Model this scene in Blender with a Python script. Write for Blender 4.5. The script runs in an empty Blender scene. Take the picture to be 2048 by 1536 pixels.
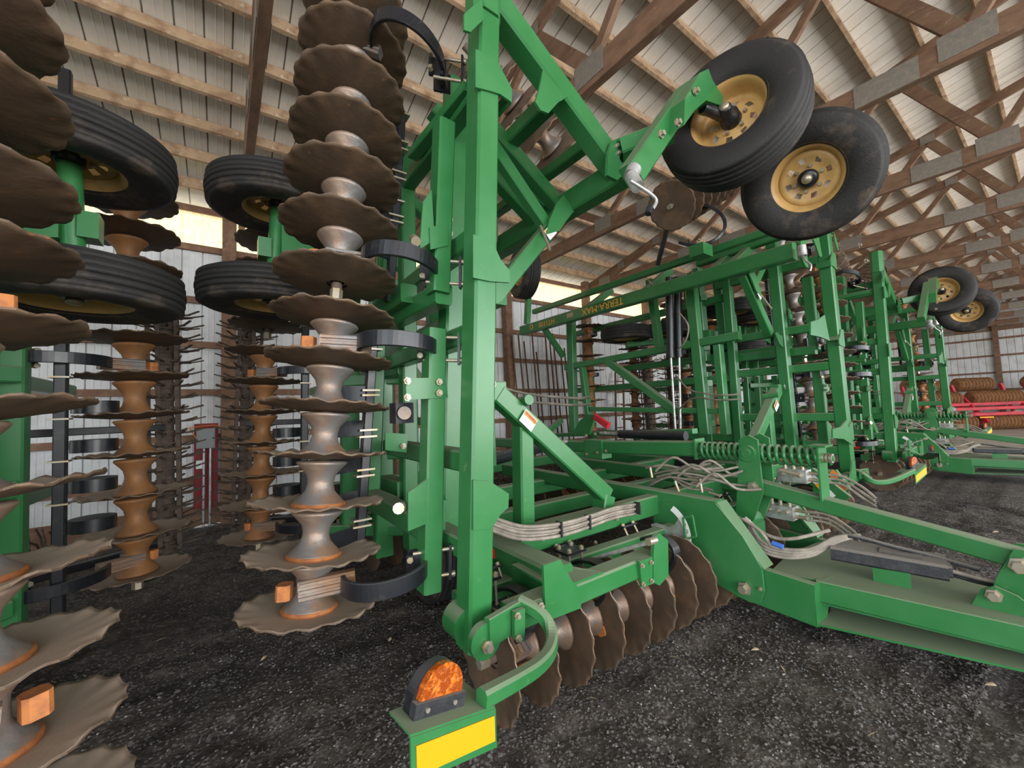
import bpy, bmesh, math, random
from mathutils import Vector, Matrix, Quaternion, noise
random.seed(7)
V = Vector
sc = bpy.context.scene
COL = sc.collection

# ---------------------------------------------------------------- camera
F, CX, CY, H = 805.0, 1024.0, 768.0, 1.45
r1 = V((2140-CX, 776-CY, F))
r2 = V((-(F*F+(776-CY)*(838-CY))/(2140-CX), 838-CY, F))
e1 = r1.normalized(); e2 = (r2-e1*r2.dot(e1)).normalized(); e3 = e1.cross(e2)
if e3.y > 0: e3 = -e3
RW = Matrix((e1, e2, e3))                     # rows: world axes in camera coordinates (x right, y down, z forward)
cam = bpy.data.objects.new('camera', bpy.data.cameras.new('camera'))
COL.objects.link(cam)
cx, cy, cz = RW.col[0], -RW.col[1], -RW.col[2]
cam.matrix_world = Matrix(((cx.x, cy.x, cz.x, 0), (cx.y, cy.y, cz.y, 0), (cx.z, cy.z, cz.z, H), (0, 0, 0, 1)))
cam.data.sensor_width = 36; cam.data.lens = 36*F/2048
cam.data.clip_start = .03; cam.data.clip_end = 300
sc.camera = cam

def ray(px, py): return RW @ V(((px-CX)/F, (py-CY)/F, 1.0))
def onx(px, py, x): d = ray(px, py); t = x/d.x; return V((x, d.y*t, H+d.z*t))      # point of the plane x = const
def ony(px, py, y): d = ray(px, py); t = y/d.y; return V((d.x*t, y, H+d.z*t))
def onz(px, py, z): d = ray(px, py); t = (z-H)/d.z; return V((d.x*t, d.y*t, z))

# ---------------------------------------------------------------- world, sun, daylight, exposure
w = bpy.data.worlds.new('sky'); sc.world = w; w.use_nodes = True
nt = w.node_tree; nt.nodes.clear()
wo = nt.nodes.new('ShaderNodeOutputWorld'); bg = nt.nodes.new('ShaderNodeBackground')
bg.inputs['Color'].default_value = (.80, .90, 1.0, 1); bg.inputs['Strength'].default_value = 2.4
nt.links.new(bg.outputs[0], wo.inputs[0])
sun = bpy.data.objects.new('sun', bpy.data.lights.new('sun', 'SUN')); COL.objects.link(sun)
sun.data.energy = 3.6; sun.data.angle = math.radians(2); sun.data.color = (1, .93, .8)
sun.rotation_euler = (math.radians(-52), 0, math.radians(-12))          # stands behind the back wall
def daylight(name, loc, rot, sx, sy, e, col=(1, .97, .93)):
    l = bpy.data.lights.new(name, 'AREA'); l.shape = 'RECTANGLE'; l.size = sx; l.size_y = sy; l.energy = e; l.color = col
    o = bpy.data.objects.new(name, l); COL.objects.link(o); o.location = loc; o.rotation_euler = rot
daylight('door_daylight', (6, -9.6, 2.4), (math.radians(90), 0, 0), 26, 4.4, 1900)       # the open long side behind the camera
daylight('gable_daylight', (-8.7, -2, 2.4), (math.radians(90), 0, math.radians(-90)), 9, 4.2, 420)
sc.view_settings.view_transform = 'Standard'; sc.view_settings.look = 'None'
sc.view_settings.gamma = 1; sc.view_settings.use_curve_mapping = False
sc.view_settings.exposure = 0.42

# ---------------------------------------------------------------- materials
def mat(name, base, rough=.6, metal=0, mix=None, nscale=8, thr=(.45, .65), bump=0, bscale=60, dust_light=None, dust_light_amt=.8, stretch=None, coord='Object', mix2=None, n2=3, thr2=(.5, .7), spec=.5):
    m = bpy.data.materials.new(name); m.use_nodes = True; t = m.node_tree; N = t.nodes; L = t.links
    b = N['Principled BSDF']; b.inputs['Roughness'].default_value = rough; b.inputs['Metallic'].default_value = metal
    b.inputs['Specular IOR Level'].default_value = spec
    tc = N.new('ShaderNodeTexCoord'); src = tc.outputs[coord]
    if stretch:
        mp = N.new('ShaderNodeMapping'); mp.inputs['Scale'].default_value = stretch; L.new(src, mp.inputs[0]); src = mp.outputs[0]
    def blend(cur, col, scale, th, fac=1.0):
        n = N.new('ShaderNodeTexNoise'); n.inputs['Scale'].default_value = scale; n.inputs['Detail'].default_value = 6; n.inputs['Roughness'].default_value = .65
        L.new(src, n.inputs['Vector'])
        r = N.new('ShaderNodeMapRange'); r.inputs[1].default_value = th[0]; r.inputs[2].default_value = th[1]; r.inputs[4].default_value = fac
        L.new(n.outputs['Fac'], r.inputs[0])
        x = N.new('ShaderNodeMix'); x.data_type = 'RGBA'; L.new(r.outputs[0], x.inputs[0]); L.new(cur, x.inputs[6]); x.inputs[7].default_value = (*col, 1)
        return x.outputs[2]
    rgb = N.new('ShaderNodeRGB'); rgb.outputs[0].default_value = (*base, 1); cur = rgb.outputs[0]
    if mix: cur = blend(cur, mix, nscale, thr)
    if mix2: cur = blend(cur, mix2, n2, thr2)
    if dust_light:                                   # dust settled on level faces; on discs it also paints in light from above
        g = N.new('ShaderNodeNewGeometry'); s = N.new('ShaderNodeSeparateXYZ'); L.new(g.outputs['Normal'], s.inputs[0])
        r = N.new('ShaderNodeMapRange'); r.inputs[1].default_value = .35; r.inputs[2].default_value = .85; r.inputs[4].default_value = dust_light_amt; L.new(s.outputs['Z'], r.inputs[0])
        x = N.new('ShaderNodeMix'); x.data_type = 'RGBA'; L.new(r.outputs[0], x.inputs[0]); L.new(cur, x.inputs[6]); x.inputs[7].default_value = (*dust_light, 1); cur = x.outputs[2]
        ra = N.new('ShaderNodeMapRange'); ra.inputs[3].default_value = rough; ra.inputs[4].default_value = .8; L.new(r.outputs[0], ra.inputs[0]); L.new(ra.outputs[0], b.inputs['Roughness'])
    L.new(cur, b.inputs['Base Color'])
    if bump:
        n = N.new('ShaderNodeTexNoise'); n.inputs['Scale'].default_value = bscale; n.inputs['Detail'].default_value = 5; L.new(src, n.inputs['Vector'])
        bp = N.new('ShaderNodeBump'); bp.inputs['Strength'].default_value = bump; bp.inputs['Distance'].default_value = .01
        L.new(n.outputs['Fac'], bp.inputs['Height']); L.new(bp.outputs[0], b.inputs['Normal'])
    return m
GREEN = mat('green_paint', (.024, .155, .042), .30, mix=(.045, .19, .066), nscale=2.2, thr=(.4, .7), mix2=(.15, .24, .12), n2=22, thr2=(.64, .80), dust_light=(.215, .245, .165), dust_light_amt=.85)
BLACK = mat('black_paint', (.012, .013, .017), .3, mix=(.05, .045, .04), nscale=14, thr=(.55, .75), dust_light=(.10, .10, .10), dust_light_amt=.45)
BLACKP = mat('black_plastic', (.018, .02, .024), .5, dust_light=(.25, .225, .195), dust_light_amt=.9, mix=(.04, .04, .045), nscale=20, bump=.2, bscale=120)
TIRE = mat('tyre_rubber', (.016, .015, .015), .72, mix=(.11, .08, .055), nscale=5, thr=(.55, .78), bump=.25, bscale=90)
RIM = mat('tan_rim_paint', (.52, .32, .11), .45, mix=(.35, .21, .08), nscale=6, thr=(.5, .75))
DISC = mat('worn_disc_steel', (.10, .068, .045), .6, metal=.25, mix=(.17, .105, .06), nscale=5, thr=(.45, .7), mix2=(.32, .14, .045), n2=22, thr2=(.64, .74), bump=.15, bscale=60, dust_light=(.40, .31, .235), dust_light_amt=.92)  # dust on disc tops, made paler to paint in the bright light from above
SPOOL = mat('cast_spool_steel', (.21, .195, .185), .45, metal=.4, mix=(.30, .15, .065), nscale=4.5, thr=(.43, .60), mix2=(.30, .26, .22), n2=9, thr2=(.50, .70), bump=.25, bscale=40)
RUSTSP = mat('rusty_spool_iron', (.33, .15, .055), .6, metal=.2, mix=(.20, .11, .06), nscale=7, bump=.2)
RUST = mat('rusty_iron', (.14, .065, .032), .8, mix=(.07, .045, .03), nscale=12, bump=.3)
ORUST = mat('orange_rust', (.50, .18, .05), .7, mix=(.3, .1, .04), nscale=20)
TINE = mat('dirty_tine_steel', (.09, .065, .05), .75, mix=(.16, .11, .08), nscale=12)
CHROME = mat('zinc_bolt', (.40, .37, .30), .38, metal=.6, mix=(.42, .31, .16), nscale=30)
SILVER = mat('zinc_plate', (.55, .56, .57), .4, metal=.6, mix=(.35, .33, .3), nscale=14)
HOSE = mat('grey_hose', (.22, .19, .155), .6, mix=(.38, .33, .27), nscale=9)
WOODB = mat('brown_wood', (.225, .130, .080), .8, mix=(.13, .070, .042), nscale=3.5, thr=(.4, .7), mix2=(.40, .28, .19), n2=9, thr2=(.6, .8), stretch=(3, 1, 3), bump=.25, bscale=40)
WOODL = mat('pale_wood', (.50, .345, .215), .8, mix=(.27, .155, .09), nscale=5, thr=(.45, .66), mix2=(.72, .62, .48), n2=11, thr2=(.6, .74), bump=.25, bscale=40)
GIRT = mat('stained_girt_wood', (.21, .115, .075), .85, mix=(.36, .235, .15), nscale=6, thr=(.5, .75), bump=.25, bscale=40)
GALV = mat('galvanised_truss_plate', (.22, .205, .18), .65, metal=.25, mix=(.30, .25, .2), nscale=20, bump=.4, bscale=160)
ROOF = mat('roof_sheet_steel', (.80, .775, .72), .55, mix=(.70, .66, .58), nscale=1.7, thr=(.4, .7))
WALL = mat('white_wall_sheet', (.72, .735, .745), .6, mix=(.50, .50, .49), nscale=2.2, thr=(.45, .75))
WHITE = mat('white_decal', (.78, .78, .76), .5)
ORANGE = mat('orange_decal', (.75, .22, .04), .5)
YELLOW = mat('yellow_reflector', (.80, .34, .001), .5)
REDR = mat('red_reflector', (.80, .02, .015), .3)
DARK = mat('dark_print', (.02, .02, .02), .6)
GOLD = mat('gold_lettering', (.90, .40, .05), .5)
BLUE = mat('blue_tape', (.05, .15, .55), .5)
REDP = mat('red_paint', (.50, .02, .03), .45, mix=(.30, .02, .03), nscale=3)
REDW = mat('red_painted_board', (.24, .022, .03), .7, mix=(.14, .02, .02), nscale=4)
GREYB = mat('grey_box_paint', (.26, .28, .28), .6)
CONC = mat('concrete', (.36, .31, .25), .85, mix=(.25, .21, .17), nscale=1.5)
STONE = mat('gravel_stone', (.075, .068, .062), .9, mix=(.30, .285, .28), nscale=32, thr=(.54, .64), coord='Object')
STRAW = mat('dry_straw', (.42, .33, .2), .8)
RINGR = mat('rusty_ring_iron', (.26, .12, .045), .75, mix=(.15, .07, .035), nscale=9)
def amber():
    m = mat('amber_lens', (.30, .055, .006), .18, mix=(.62, .17, .02), nscale=55, thr=(.5, .6), bump=.6, bscale=90)
    return m
AMBER = amber()
def ground_mat():
    m = mat('dark_gravel_soil', (.040, .030, .023), .95, mix=(.105, .087, .073), nscale=9, thr=(.42, .68), mix2=(.022, .016, .012), n2=1.6, thr2=(.45, .62), bump=1.0, bscale=55, coord='Object')
    t = m.node_tree; N = t.nodes; L = t.links; b = N['Principled BSDF']
    cur = b.inputs['Base Color'].links[0].from_socket
    v = N.new('ShaderNodeTexVoronoi'); v.inputs['Scale'].default_value = 75; tc = N.new('ShaderNodeTexCoord'); L.new(tc.outputs['Object'], v.inputs['Vector'])
    s = N.new('ShaderNodeSeparateColor'); L.new(v.outputs['Color'], s.inputs[0])
    r = N.new('ShaderNodeMapRange'); r.inputs[1].default_value = .72; r.inputs[2].default_value = 1; L.new(s.outputs[0], r.inputs[0])
    x = N.new('ShaderNodeMix'); x.data_type = 'RGBA'; L.new(r.outputs[0], x.inputs[0]); L.new(cur, x.inputs[6]); x.inputs[7].default_value = (.17, .16, .155, 1)
    L.new(x.outputs[2], b.inputs['Base Color'])
    return m
SOIL = ground_mat()
def strip_mat():
    m = bpy.data.materials.new('translucent_fibreglass'); m.use_nodes = True; t = m.node_tree; N = t.nodes; L = t.links
    N.remove(N['Principled BSDF']); tr = N.new('ShaderNodeBsdfTranslucent'); tr.inputs[0].default_value = (.95, .86, .55, 1)
    n = N.new('ShaderNodeTexNoise'); n.inputs['Scale'].default_value = 12; tc = N.new('ShaderNodeTexCoord'); mp = N.new('ShaderNodeMapping'); mp.inputs['Scale'].default_value = (3, 1, .6)
    L.new(tc.outputs['Object'], mp.inputs[0]); L.new(mp.outputs[0], n.inputs['Vector'])
    cr = N.new('ShaderNodeMix'); cr.data_type = 'RGBA'; L.new(n.outputs['Fac'], cr.inputs[0]); cr.inputs[6].default_value = (1, .90, .58, 1); cr.inputs[7].default_value = (.62, .44, .16, 1)
    L.new(cr.outputs[2], tr.inputs[0])
    df = N.new('ShaderNodeBsdfDiffuse'); df.inputs[0].default_value = (.8, .72, .45, 1)
    mx = N.new('ShaderNodeMixShader'); mx.inputs[0].default_value = .25; L.new(tr.outputs[0], mx.inputs[1]); L.new(df.outputs[0], mx.inputs[2]); L.new(mx.outputs[0], N['Material Output'].inputs[0])
    return m
STRIP = strip_mat()

# ---------------------------------------------------------------- mesh builder
ROOT = [V((0, 0, 0))]          # origin subtracted from world coordinates while a thing is built
class MB:
    def __init__(s): s.v = []; s.f = []; s.sm = []
    def add(s, vs, fs, smooth=False):
        o = len(s.v); s.v += [V(p) for p in vs]; s.f += [[i+o for i in f] for f in fs]; s.sm += [smooth]*len(fs); return s
    def bar(s, a, b, w, h, side=V((1, 0, 0)), ch=.12):
        """square tube a->b, w measured along side, h across it, chamfered edges"""
        a, b = V(a), V(b); d = (b-a).normalized(); u = side-d*side.dot(d)
        if u.length < 1e-4: u = d.orthogonal()
        u.normalize(); n = d.cross(u); c = min(w, h)*ch
        sec = [(w/2, h/2-c), (w/2-c, h/2), (-w/2+c, h/2), (-w/2, h/2-c), (-w/2, -h/2+c), (-w/2+c, -h/2), (w/2-c, -h/2), (w/2, -h/2+c)]
        vs = [a+u*x+n*y for x, y in sec]+[b+u*x+n*y for x, y in sec]
        fs = [[i, (i+1) % 8, 8+(i+1) % 8, 8+i] for i in range(8)]+[list(range(7, -1, -1)), list(range(8, 16))]
        return s.add(vs, fs)
    def box(s, c, dx, dy, dz, M=None):
        vs = [V((x*dx/2, y*dy/2, z*dz/2)) for x in (-1, 1) for y in (-1, 1) for z in (-1, 1)]
        if M: vs = [M @ p for p in vs]
        return s.add([V(c)+p for p in vs], [[0, 1, 3, 2], [4, 6, 7, 5], [0, 4, 5, 1], [2, 3, 7, 6], [0, 2, 6, 4], [1, 5, 7, 3]])
    def cyl(s, a, b, r, n=12, r2=None):
        a, b = V(a), V(b); d = (b-a).normalized(); u = d.orthogonal().normalized(); t = d.cross(u); r2 = r if r2 is None else r2
        ring = lambda c, q: [c+(u*math.cos(2*math.pi*i/n)+t*math.sin(2*math.pi*i/n))*q for i in range(n)]
        o = len(s.v); s.add(ring(a, r)+ring(b, r2), [[i, (i+1) % n, n+(i+1) % n, n+i] for i in range(n)], True)
        s.add(ring(a, r), [list(range(n-1, -1, -1))]); s.add(ring(b, r2), [list(range(n))]); return s
    def lathe(s, prof, n=24, M=Matrix.Identity(4), skip=None, smooth=True, closed=False):
        vs = []; fs = []; P = len(prof)
        for i in range(n):
            c, q = math.cos(2*math.pi*i/n), math.sin(2*math.pi*i/n)
            vs += [M @ V((r*c, r*q, z)) for r, z in prof]
        for i in range(n):
            j = (i+1) % n
            for k in range(P if closed else P-1):
                if skip and skip(i, k): continue
                l = (k+1) % P
                fs.append([i*P+k, j*P+k, j*P+l, i*P+l])
        return s.add(vs, fs, smooth)
    def plate(s, pts, th, nrm=None):
        pts = [V(p) for p in pts]
        if nrm is None:
            nrm = V((0, 0, 0))
            for i in range(len(pts)): nrm += (pts[i]-pts[0]).cross(pts[(i+1) % len(pts)]-pts[0])
        nrm = V(nrm).normalized()*th/2; n = len(pts)
        return s.add([p-nrm for p in pts]+[p+nrm for p in pts], [[i, (i+1) % n, n+(i+1) % n, n+i] for i in range(n)]+[list(range(n-1, -1, -1)), list(range(n, 2*n))])
    def sweep(s, pts, w, h, up, ch=.15):
        """rectangular bar swept along pts; w across, h along up"""
        pts = [V(p) for p in pts]; up = V(up).normalized(); c = min(w, h)*ch
        sec = [(w/2, h/2-c), (w/2-c, h/2), (-w/2+c, h/2), (-w/2, h/2-c), (-w/2, -h/2+c), (-w/2+c, -h/2), (w/2-c, -h/2), (w/2, -h/2+c)]
        vs = []; n = len(pts)
        for i, p in enumerate(pts):
            d = (pts[min(i+1, n-1)]-pts[max(i-1, 0)]).normalized(); u = d.cross(up).normalized(); q = u.cross(d)
            vs += [p+u*x+q*y for x, y in sec]
        fs = [[k*8+i, k*8+(i+1) % 8, k*8+8+(i+1) % 8, k*8+8+i] for k in range(n-1) for i in range(8)]
        return s.add(vs, fs+[list(range(7, -1, -1)), list(range(8*n-8, 8*n))])
    def pipe(s, pts, r, n=7, sub=5):
        pts = [V(p) for p in pts]; P = []
        for i in range(len(pts)-1):
            a, b, c, d = pts[max(i-1, 0)], pts[i], pts[i+1], pts[min(i+2, len(pts)-1)]
            for k in range(sub):
                t = k/sub; P.append(.5*((2*b)+(c-a)*t+(2*a-5*b+4*c-d)*t*t+(3*b-a-3*c+d)*t*t*t))
        P.append(pts[-1]); vs = []; u = None; m = len(P)
        for i, p in enumerate(P):
            d = (P[min(i+1, m-1)]-P[max(i-1, 0)]).normalized()
            u = d.orthogonal().normalized() if u is None else (u-d*u.dot(d)).normalized()
            t = d.cross(u); vs += [p+(u*math.cos(2*math.pi*k/n)+t*math.sin(2*math.pi*k/n))*r for k in range(n)]
        return s.add(vs, [[j*n+i, j*n+(i+1) % n, j*n+n+(i+1) % n, j*n+n+i] for j in range(m-1) for i in range(n)], True)
    def mesh(s, name, m, off=None):
        off = ROOT[0] if off is None else off
        me = bpy.data.meshes.new(name); me.from_pydata([p-off for p in s.v], [], s.f); me.polygons.foreach_set('use_smooth', s.sm); me.materials.append(m)
        me.update(); return me
    def build(s, name, m, parent=None, off=None):
        return put(name, s.mesh(name, m, off), parent)
SOLO = [False]; ONLY = set()      # parts that only the nearest harrow has
def put(name, me, parent=None, M=None):
    o = bpy.data.objects.new(name, me)
    if SOLO[0]: ONLY.add(o.name)
    COL.objects.link(o); o.parent = parent
    if M is not None: o.matrix_basis = M
    return o
def tag(o, label=None, cat=None, group=None, kind=None):
    for k, v in (('label', label), ('category', cat), ('group', group), ('kind', kind)):
        if v: o[k] = v
    return o
def empty(name, loc): o = bpy.data.objects.new(name, None); COL.objects.link(o); o.location = loc; o.empty_display_size = .2; return o
KIDS = {}
def kids(o): return [c for c in COL.objects if c.parent == o]
def copy_tree(o, parent, M, cm):
    if o.name in ONLY and not (parent is not None and parent.name in ONLY): return None
    c = o.copy(); COL.objects.link(c); c.parent = parent
    if M is not None: c.matrix_basis = M @ o.matrix_basis
    for k in cm.get(o.name, []): copy_tree(k, c, None, cm)
    return c
def child_map():
    m = {}
    for o in COL.objects:
        if o.parent: m.setdefault(o.parent.name, []).append(o)
    return m
def frame(loc, zdir, xdir=None):
    z = V(zdir).normalized(); x = V(xdir) if xdir is not None else z.orthogonal(); x = (x-z*x.dot(z)).normalized(); y = z.cross(x)
    return Matrix(((x.x, y.x, z.x, loc[0]), (x.y, y.y, z.y, loc[1]), (x.z, y.z, z.z, loc[2]), (0, 0, 0, 1)))
def text(name, s, size, m, M, parent, ext=.0006):
    cu = bpy.data.curves.new(name, 'FONT'); cu.body = s; cu.size = size; cu.extrude = ext; cu.align_x = 'CENTER'; cu.align_y = 'CENTER'; cu.resolution_u = 2
    t = bpy.data.objects.new(name, cu); COL.objects.link(t); dg = bpy.context.evaluated_depsgraph_get()
    me = bpy.data.meshes.new_from_object(t.evaluated_get(dg)); bpy.data.objects.remove(t); me.materials.clear(); me.materials.append(m)
    return put(name, me, parent, M)

# ================================================================ THE SHED
ZERO = V((0, 0, 0))
WY = 7.08                     # back wall
EAVE = 4.5; SL = .25
def roofz(y): return EAVE+SL*(WY-y)
# ground
def ground():
    xs = []; x = -9.0
    b = MB(); nx, ny = 190, 150
    X = [-9+(27)*(i/nx)**1.5 for i in range(nx+1)]; Yc = [-.6+(8.2)*(j/ny) for j in range(ny+1)]
    X = sorted(set([-9, -7, -5, -4, -3]+[-2.2+10.2*i/nx for i in range(nx+1)]+[9, 10.5, 12, 14, 17, 20, 23, 30]))
    def h(x, y):
        if x > 10: return 0
        k = .022*noise.noise(V((x*.8, y*1.1, 0)))+.022*noise.noise(V((x*3, y*4, 3)))+.020*noise.noise(V((x*7, y*9, 7)))+.009*noise.noise(V((x*25, y*25, 7)))
        k += .02*max(0, 1-abs((y-.95+.25*math.sin(x*1.3)))/.25)*(1 if x < 6 else 0)*noise.noise(V((x*1.5, 2, 1)))
        return k-.015
    vs = [V((x, y, h(x, y))) for y in Yc for x in X]; n = len(X)
    fs = [[j*n+i, j*n+i+1, j*n+n+i+1, j*n+n+i] for j in range(ny) for i in range(n-1)]
    b.add(vs, fs, True); b.add([(-9, -10, -.01), (30, -10, -.01), (30, -.6, -.01), (-9, -.6, -.01)], [[0, 1, 2, 3]])
    tag(b.build('floor', SOIL, None, ZERO), kind='structure')
    c = MB(); c.add([(12.2, -9, .012), (29.6, -9, .012), (29.6, WY, .012), (13.2, WY, .012)], [[0, 1, 2, 3]])
    tag(c.build('floor', CONC, None, ZERO), kind='structure')
    a = MB(); a.add([(-60, -70, -.06), (90, -70, -.06), (90, 60, -.06), (-60, 60, -.06)], [[0, 1, 2, 3]])
    tag(a.build('ground_outside', CONC, None, ZERO), kind='structure')
    return h
GH = ground()
def stones():
    b = MB(); R = random.Random(3)
    def stone(x, y, r):
        z = GH(x, y)+r*.25; q = [R.uniform(.6, 1.2) for _ in range(6)]; a = R.uniform(0, 6.28); c, s_ = math.cos(a)*r, math.sin(a)*r
        vs = [(x+c*q[0], y+s_*q[0], z), (x-s_*q[1], y+c*q[1], z), (x-c*q[2], y-s_*q[2], z), (x+s_*q[3], y-c*q[3], z), (x+r*.3*R.uniform(-1, 1), y, z+r*.6*q[4]), (x, y, z-r*.5)]
        b.add(vs, [[0, 1, 4], [1, 2, 4], [2, 3, 4], [3, 0, 4], [1, 0, 5], [2, 1, 5], [3, 2, 5], [0, 3, 5]])
    for _ in range(27000):
        y = .35+3.2*R.random()**1.5; x = -.9+5.2*R.random()
        stone(x, y, R.uniform(.004, .0105)*(1 if R.random() < .97 else 1.8))
    for _ in range(5000):
        stone(R.uniform(2.5, 9), R.uniform(-.4, 3), R.uniform(.004, .013))
    tag(b.build('gravel_stones', STONE, None, ZERO), 'loose grey gravel scattered over the dark soil floor', 'gravel', kind='stuff')
    c = MB()
    for _ in range(260):
        x = R.uniform(-1, 8); y = R.uniform(.4, 6); l = R.uniform(.012, .05); a = R.uniform(0, 3.14); z = GH(x, y)+.006; wv = R.uniform(.002, .007)
        d = V((math.cos(a), math.sin(a), R.uniform(-.1, .1)))*l; s_ = V((-math.sin(a), math.cos(a), .2))*wv; p = V((x, y, z))
        c.add([p-d, p+s_, p+d, p-s_+V((0, 0, .001))], [[0, 1, 2, 3]])
    tag(c.build('straw_scraps', STRAW, None, ZERO), 'pale straw and husk scraps strewn over the dark soil floor', 'straw', kind='stuff')
stones()
def husk(px, py, l, a, lab):
    p = onz(px, py, .02); p.z = GH(p.x, p.y)+.008; b = MB(); d = V((math.cos(a), math.sin(a), 0)); s_ = V((-d.y, d.x, 0)); vs = []
    for i in range(6):
        t = i/5; wv = l*.22*math.sin(math.pi*min(t+.08, .97)); z = .012*math.sin(math.pi*t)
        vs += [p+d*l*(t-.5)+s_*wv+V((0, 0, z*.4)), p+d*l*(t-.5)+V((0, 0, z+.004)), p+d*l*(t-.5)-s_*wv+V((0, 0, z*.4))]
    b.add(vs, [[i*3+k, i*3+k+1, i*3+4+k, i*3+3+k] for i in range(5) for k in range(2)], True)
    tag(b.build('corn_husk', STRAW, None, ZERO), lab, 'husk', 'dry husks on the soil floor')
husk(780, 1270, .05, .9, 'pale curled husk on dark soil beside the lowest near gang disc')
husk(528, 1308, .045, .7, 'thin pale husk on dark soil below the scalloped discs of the near gang')
husk(1510, 1290, .05, 2.6, 'bent straw husk on gravel under the green tongue plate')
husk(1980, 1362, .05, 2.4, 'tan husk lying on gravel below the green tongue')
husk(1600, 1530, .05, 2.3, 'short tan husk on gravel at the foot of the view')
husk(1990, 1060, .09, 2.8, 'pale husk on bare soil beyond the tongue drawbar')
husk(300, 1152, .16, .3, 'long pale stalk on dark soil between the two near harrows')

# ---- roof
ceil = tag(empty('ceiling', (8, -1, 5)), kind='structure'); ceil_off = V((8, -1, 5)); RIDGE = -6.0
def sheet_mesh(wd, L, z1, z2, m, name, minor=2, prof='x'):
    """ribbed steel sheet: runs along local +y (L long), ribs across x"""
    b = MB(); pts = []; n = 4; p = wd/n
    for i in range(n):
        x0 = i*p
        pts += [(x0, 0), (x0+.020, 0), (x0+.022, -z1), (x0+.034, -z1), (x0+.036, 0)]
        for k in range(minor): xx = x0+.036+(p-.036)*(k+1)/(minor+1); pts += [(xx-.008, 0), (xx, z2), (xx+.008, 0)]
    pts.append((wd, 0)); N = len(pts)
    b.add([V((x, 0, z)) for x, z in pts]+[V((x, L, z)) for x, z in pts], [[i, i+1, N+i+1, N+i] for i in range(N-1)])
    return b.mesh(name, m, ZERO)
LR = math.hypot(WY+.3-RIDGE, SL*(WY+.3-RIDGE)); rs = sheet_mesh(.914, LR, -.045, -.004, ROOF, 'roof_sheet')
ang = math.atan(SL)
for i in range(40):
    x = -6.3+i*.914
    M = Matrix.Translation(V((x+.914, WY+.3, roofz(WY+.3)+.145))-ceil_off) @ Matrix.Rotation(math.pi, 4, 'Z') @ Matrix.Rotation(ang, 4, 'X')
    put('roof_sheet', rs, ceil, M)
b = MB(); b.add([(-9, RIDGE, roofz(RIDGE)+.1), (30, RIDGE, roofz(RIDGE)+.1), (30, -9.5, roofz(RIDGE)-.9), (-9, -9.5, roofz(RIDGE)-.9)], [[0, 1, 2, 3]])
b.build('roof_sheet', ROOF, ceil, ceil_off)
b = MB(); R = random.Random(5)
pm = MB().bar(V((-6.5, 0, 0)), V((29.6, 0, 0)), .045, .135, V((0, 1, 0)), .06).mesh('purlin', WOODL, ZERO)
k = 0
y = 5.74
while y > RIDGE:
    put('purlin', pm, ceil, Matrix.Translation(V((0, y, roofz(y)+.068))-ceil_off) @ Matrix.Rotation(-ang, 4, 'X')); y -= .49
put('purlin', pm, ceil, Matrix.Translation(V((0, 6.23, roofz(6.23)+.068))-ceil_off)); put('purlin', pm, ceil, Matrix.Translation(V((0, 6.75, roofz(6.75)+.068))-ceil_off))
# trusses
CH = 4.38
def truss():
    o = V((0, 0, 0)); rf = MB().bar((0, WY, roofz(WY)-.08), (0, RIDGE, roofz(RIDGE)-.08), .045, .15, V((1, 0, 0)), .05)
    t = rf.build('truss', WOODB, ceil, o)
    MB().bar((0, WY, CH), (0, RIDGE, CH), .085, .225, V((1, 0, 0)), .05).build('chord', WOODB, t, o)
    tn = [5.9, 4.95, 3.05, 1.15, -.9, -2.9, -4.9]; bn = [6.4, 4.3, 2.3, .3, -1.7, -3.8]
    for i, yb in enumerate(bn):
        for j in (i, i+1):
            yt = tn[j]; wd = .09 if (i+j) % 2 else .13
            MB().bar((.0, yb, CH+.08), (.0, yt, roofz(yt)-.13), .06, wd, V((1, 0, 0)), .05).build('web', WOODB, t, o)
        g = MB(); 
        for s_ in (-1, 1): g.box((s_*.047, yb, CH+.05), .004, .34, .22)
        g.build('gusset_plate', GALV, t, o)
    for yt in tn:
        g = MB()
        for s_ in (-1, 1): g.box((s_*.034, yt, roofz(yt)-.11), .004, .18, .14)
        g.build('gusset_plate', GALV, t, o)
    for yc in (.82, -2.4, 3.4):
        g = MB()
        for s_ in (-1, 1): g.box((s_*.047, yc, CH), .004, .46, .215)
        g.build('splice_plate', GALV, t, o)
    return t
t0 = truss(); cm = child_map()
TX = [.17+2.44*k_ for k_ in range(-2, 13)]
for i, x in enumerate(TX):
    t = t0 if i == 0 else copy_tree(t0, ceil, None, cm)
    t.location = V((x+.06, 0, 0))-ceil_off

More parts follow.
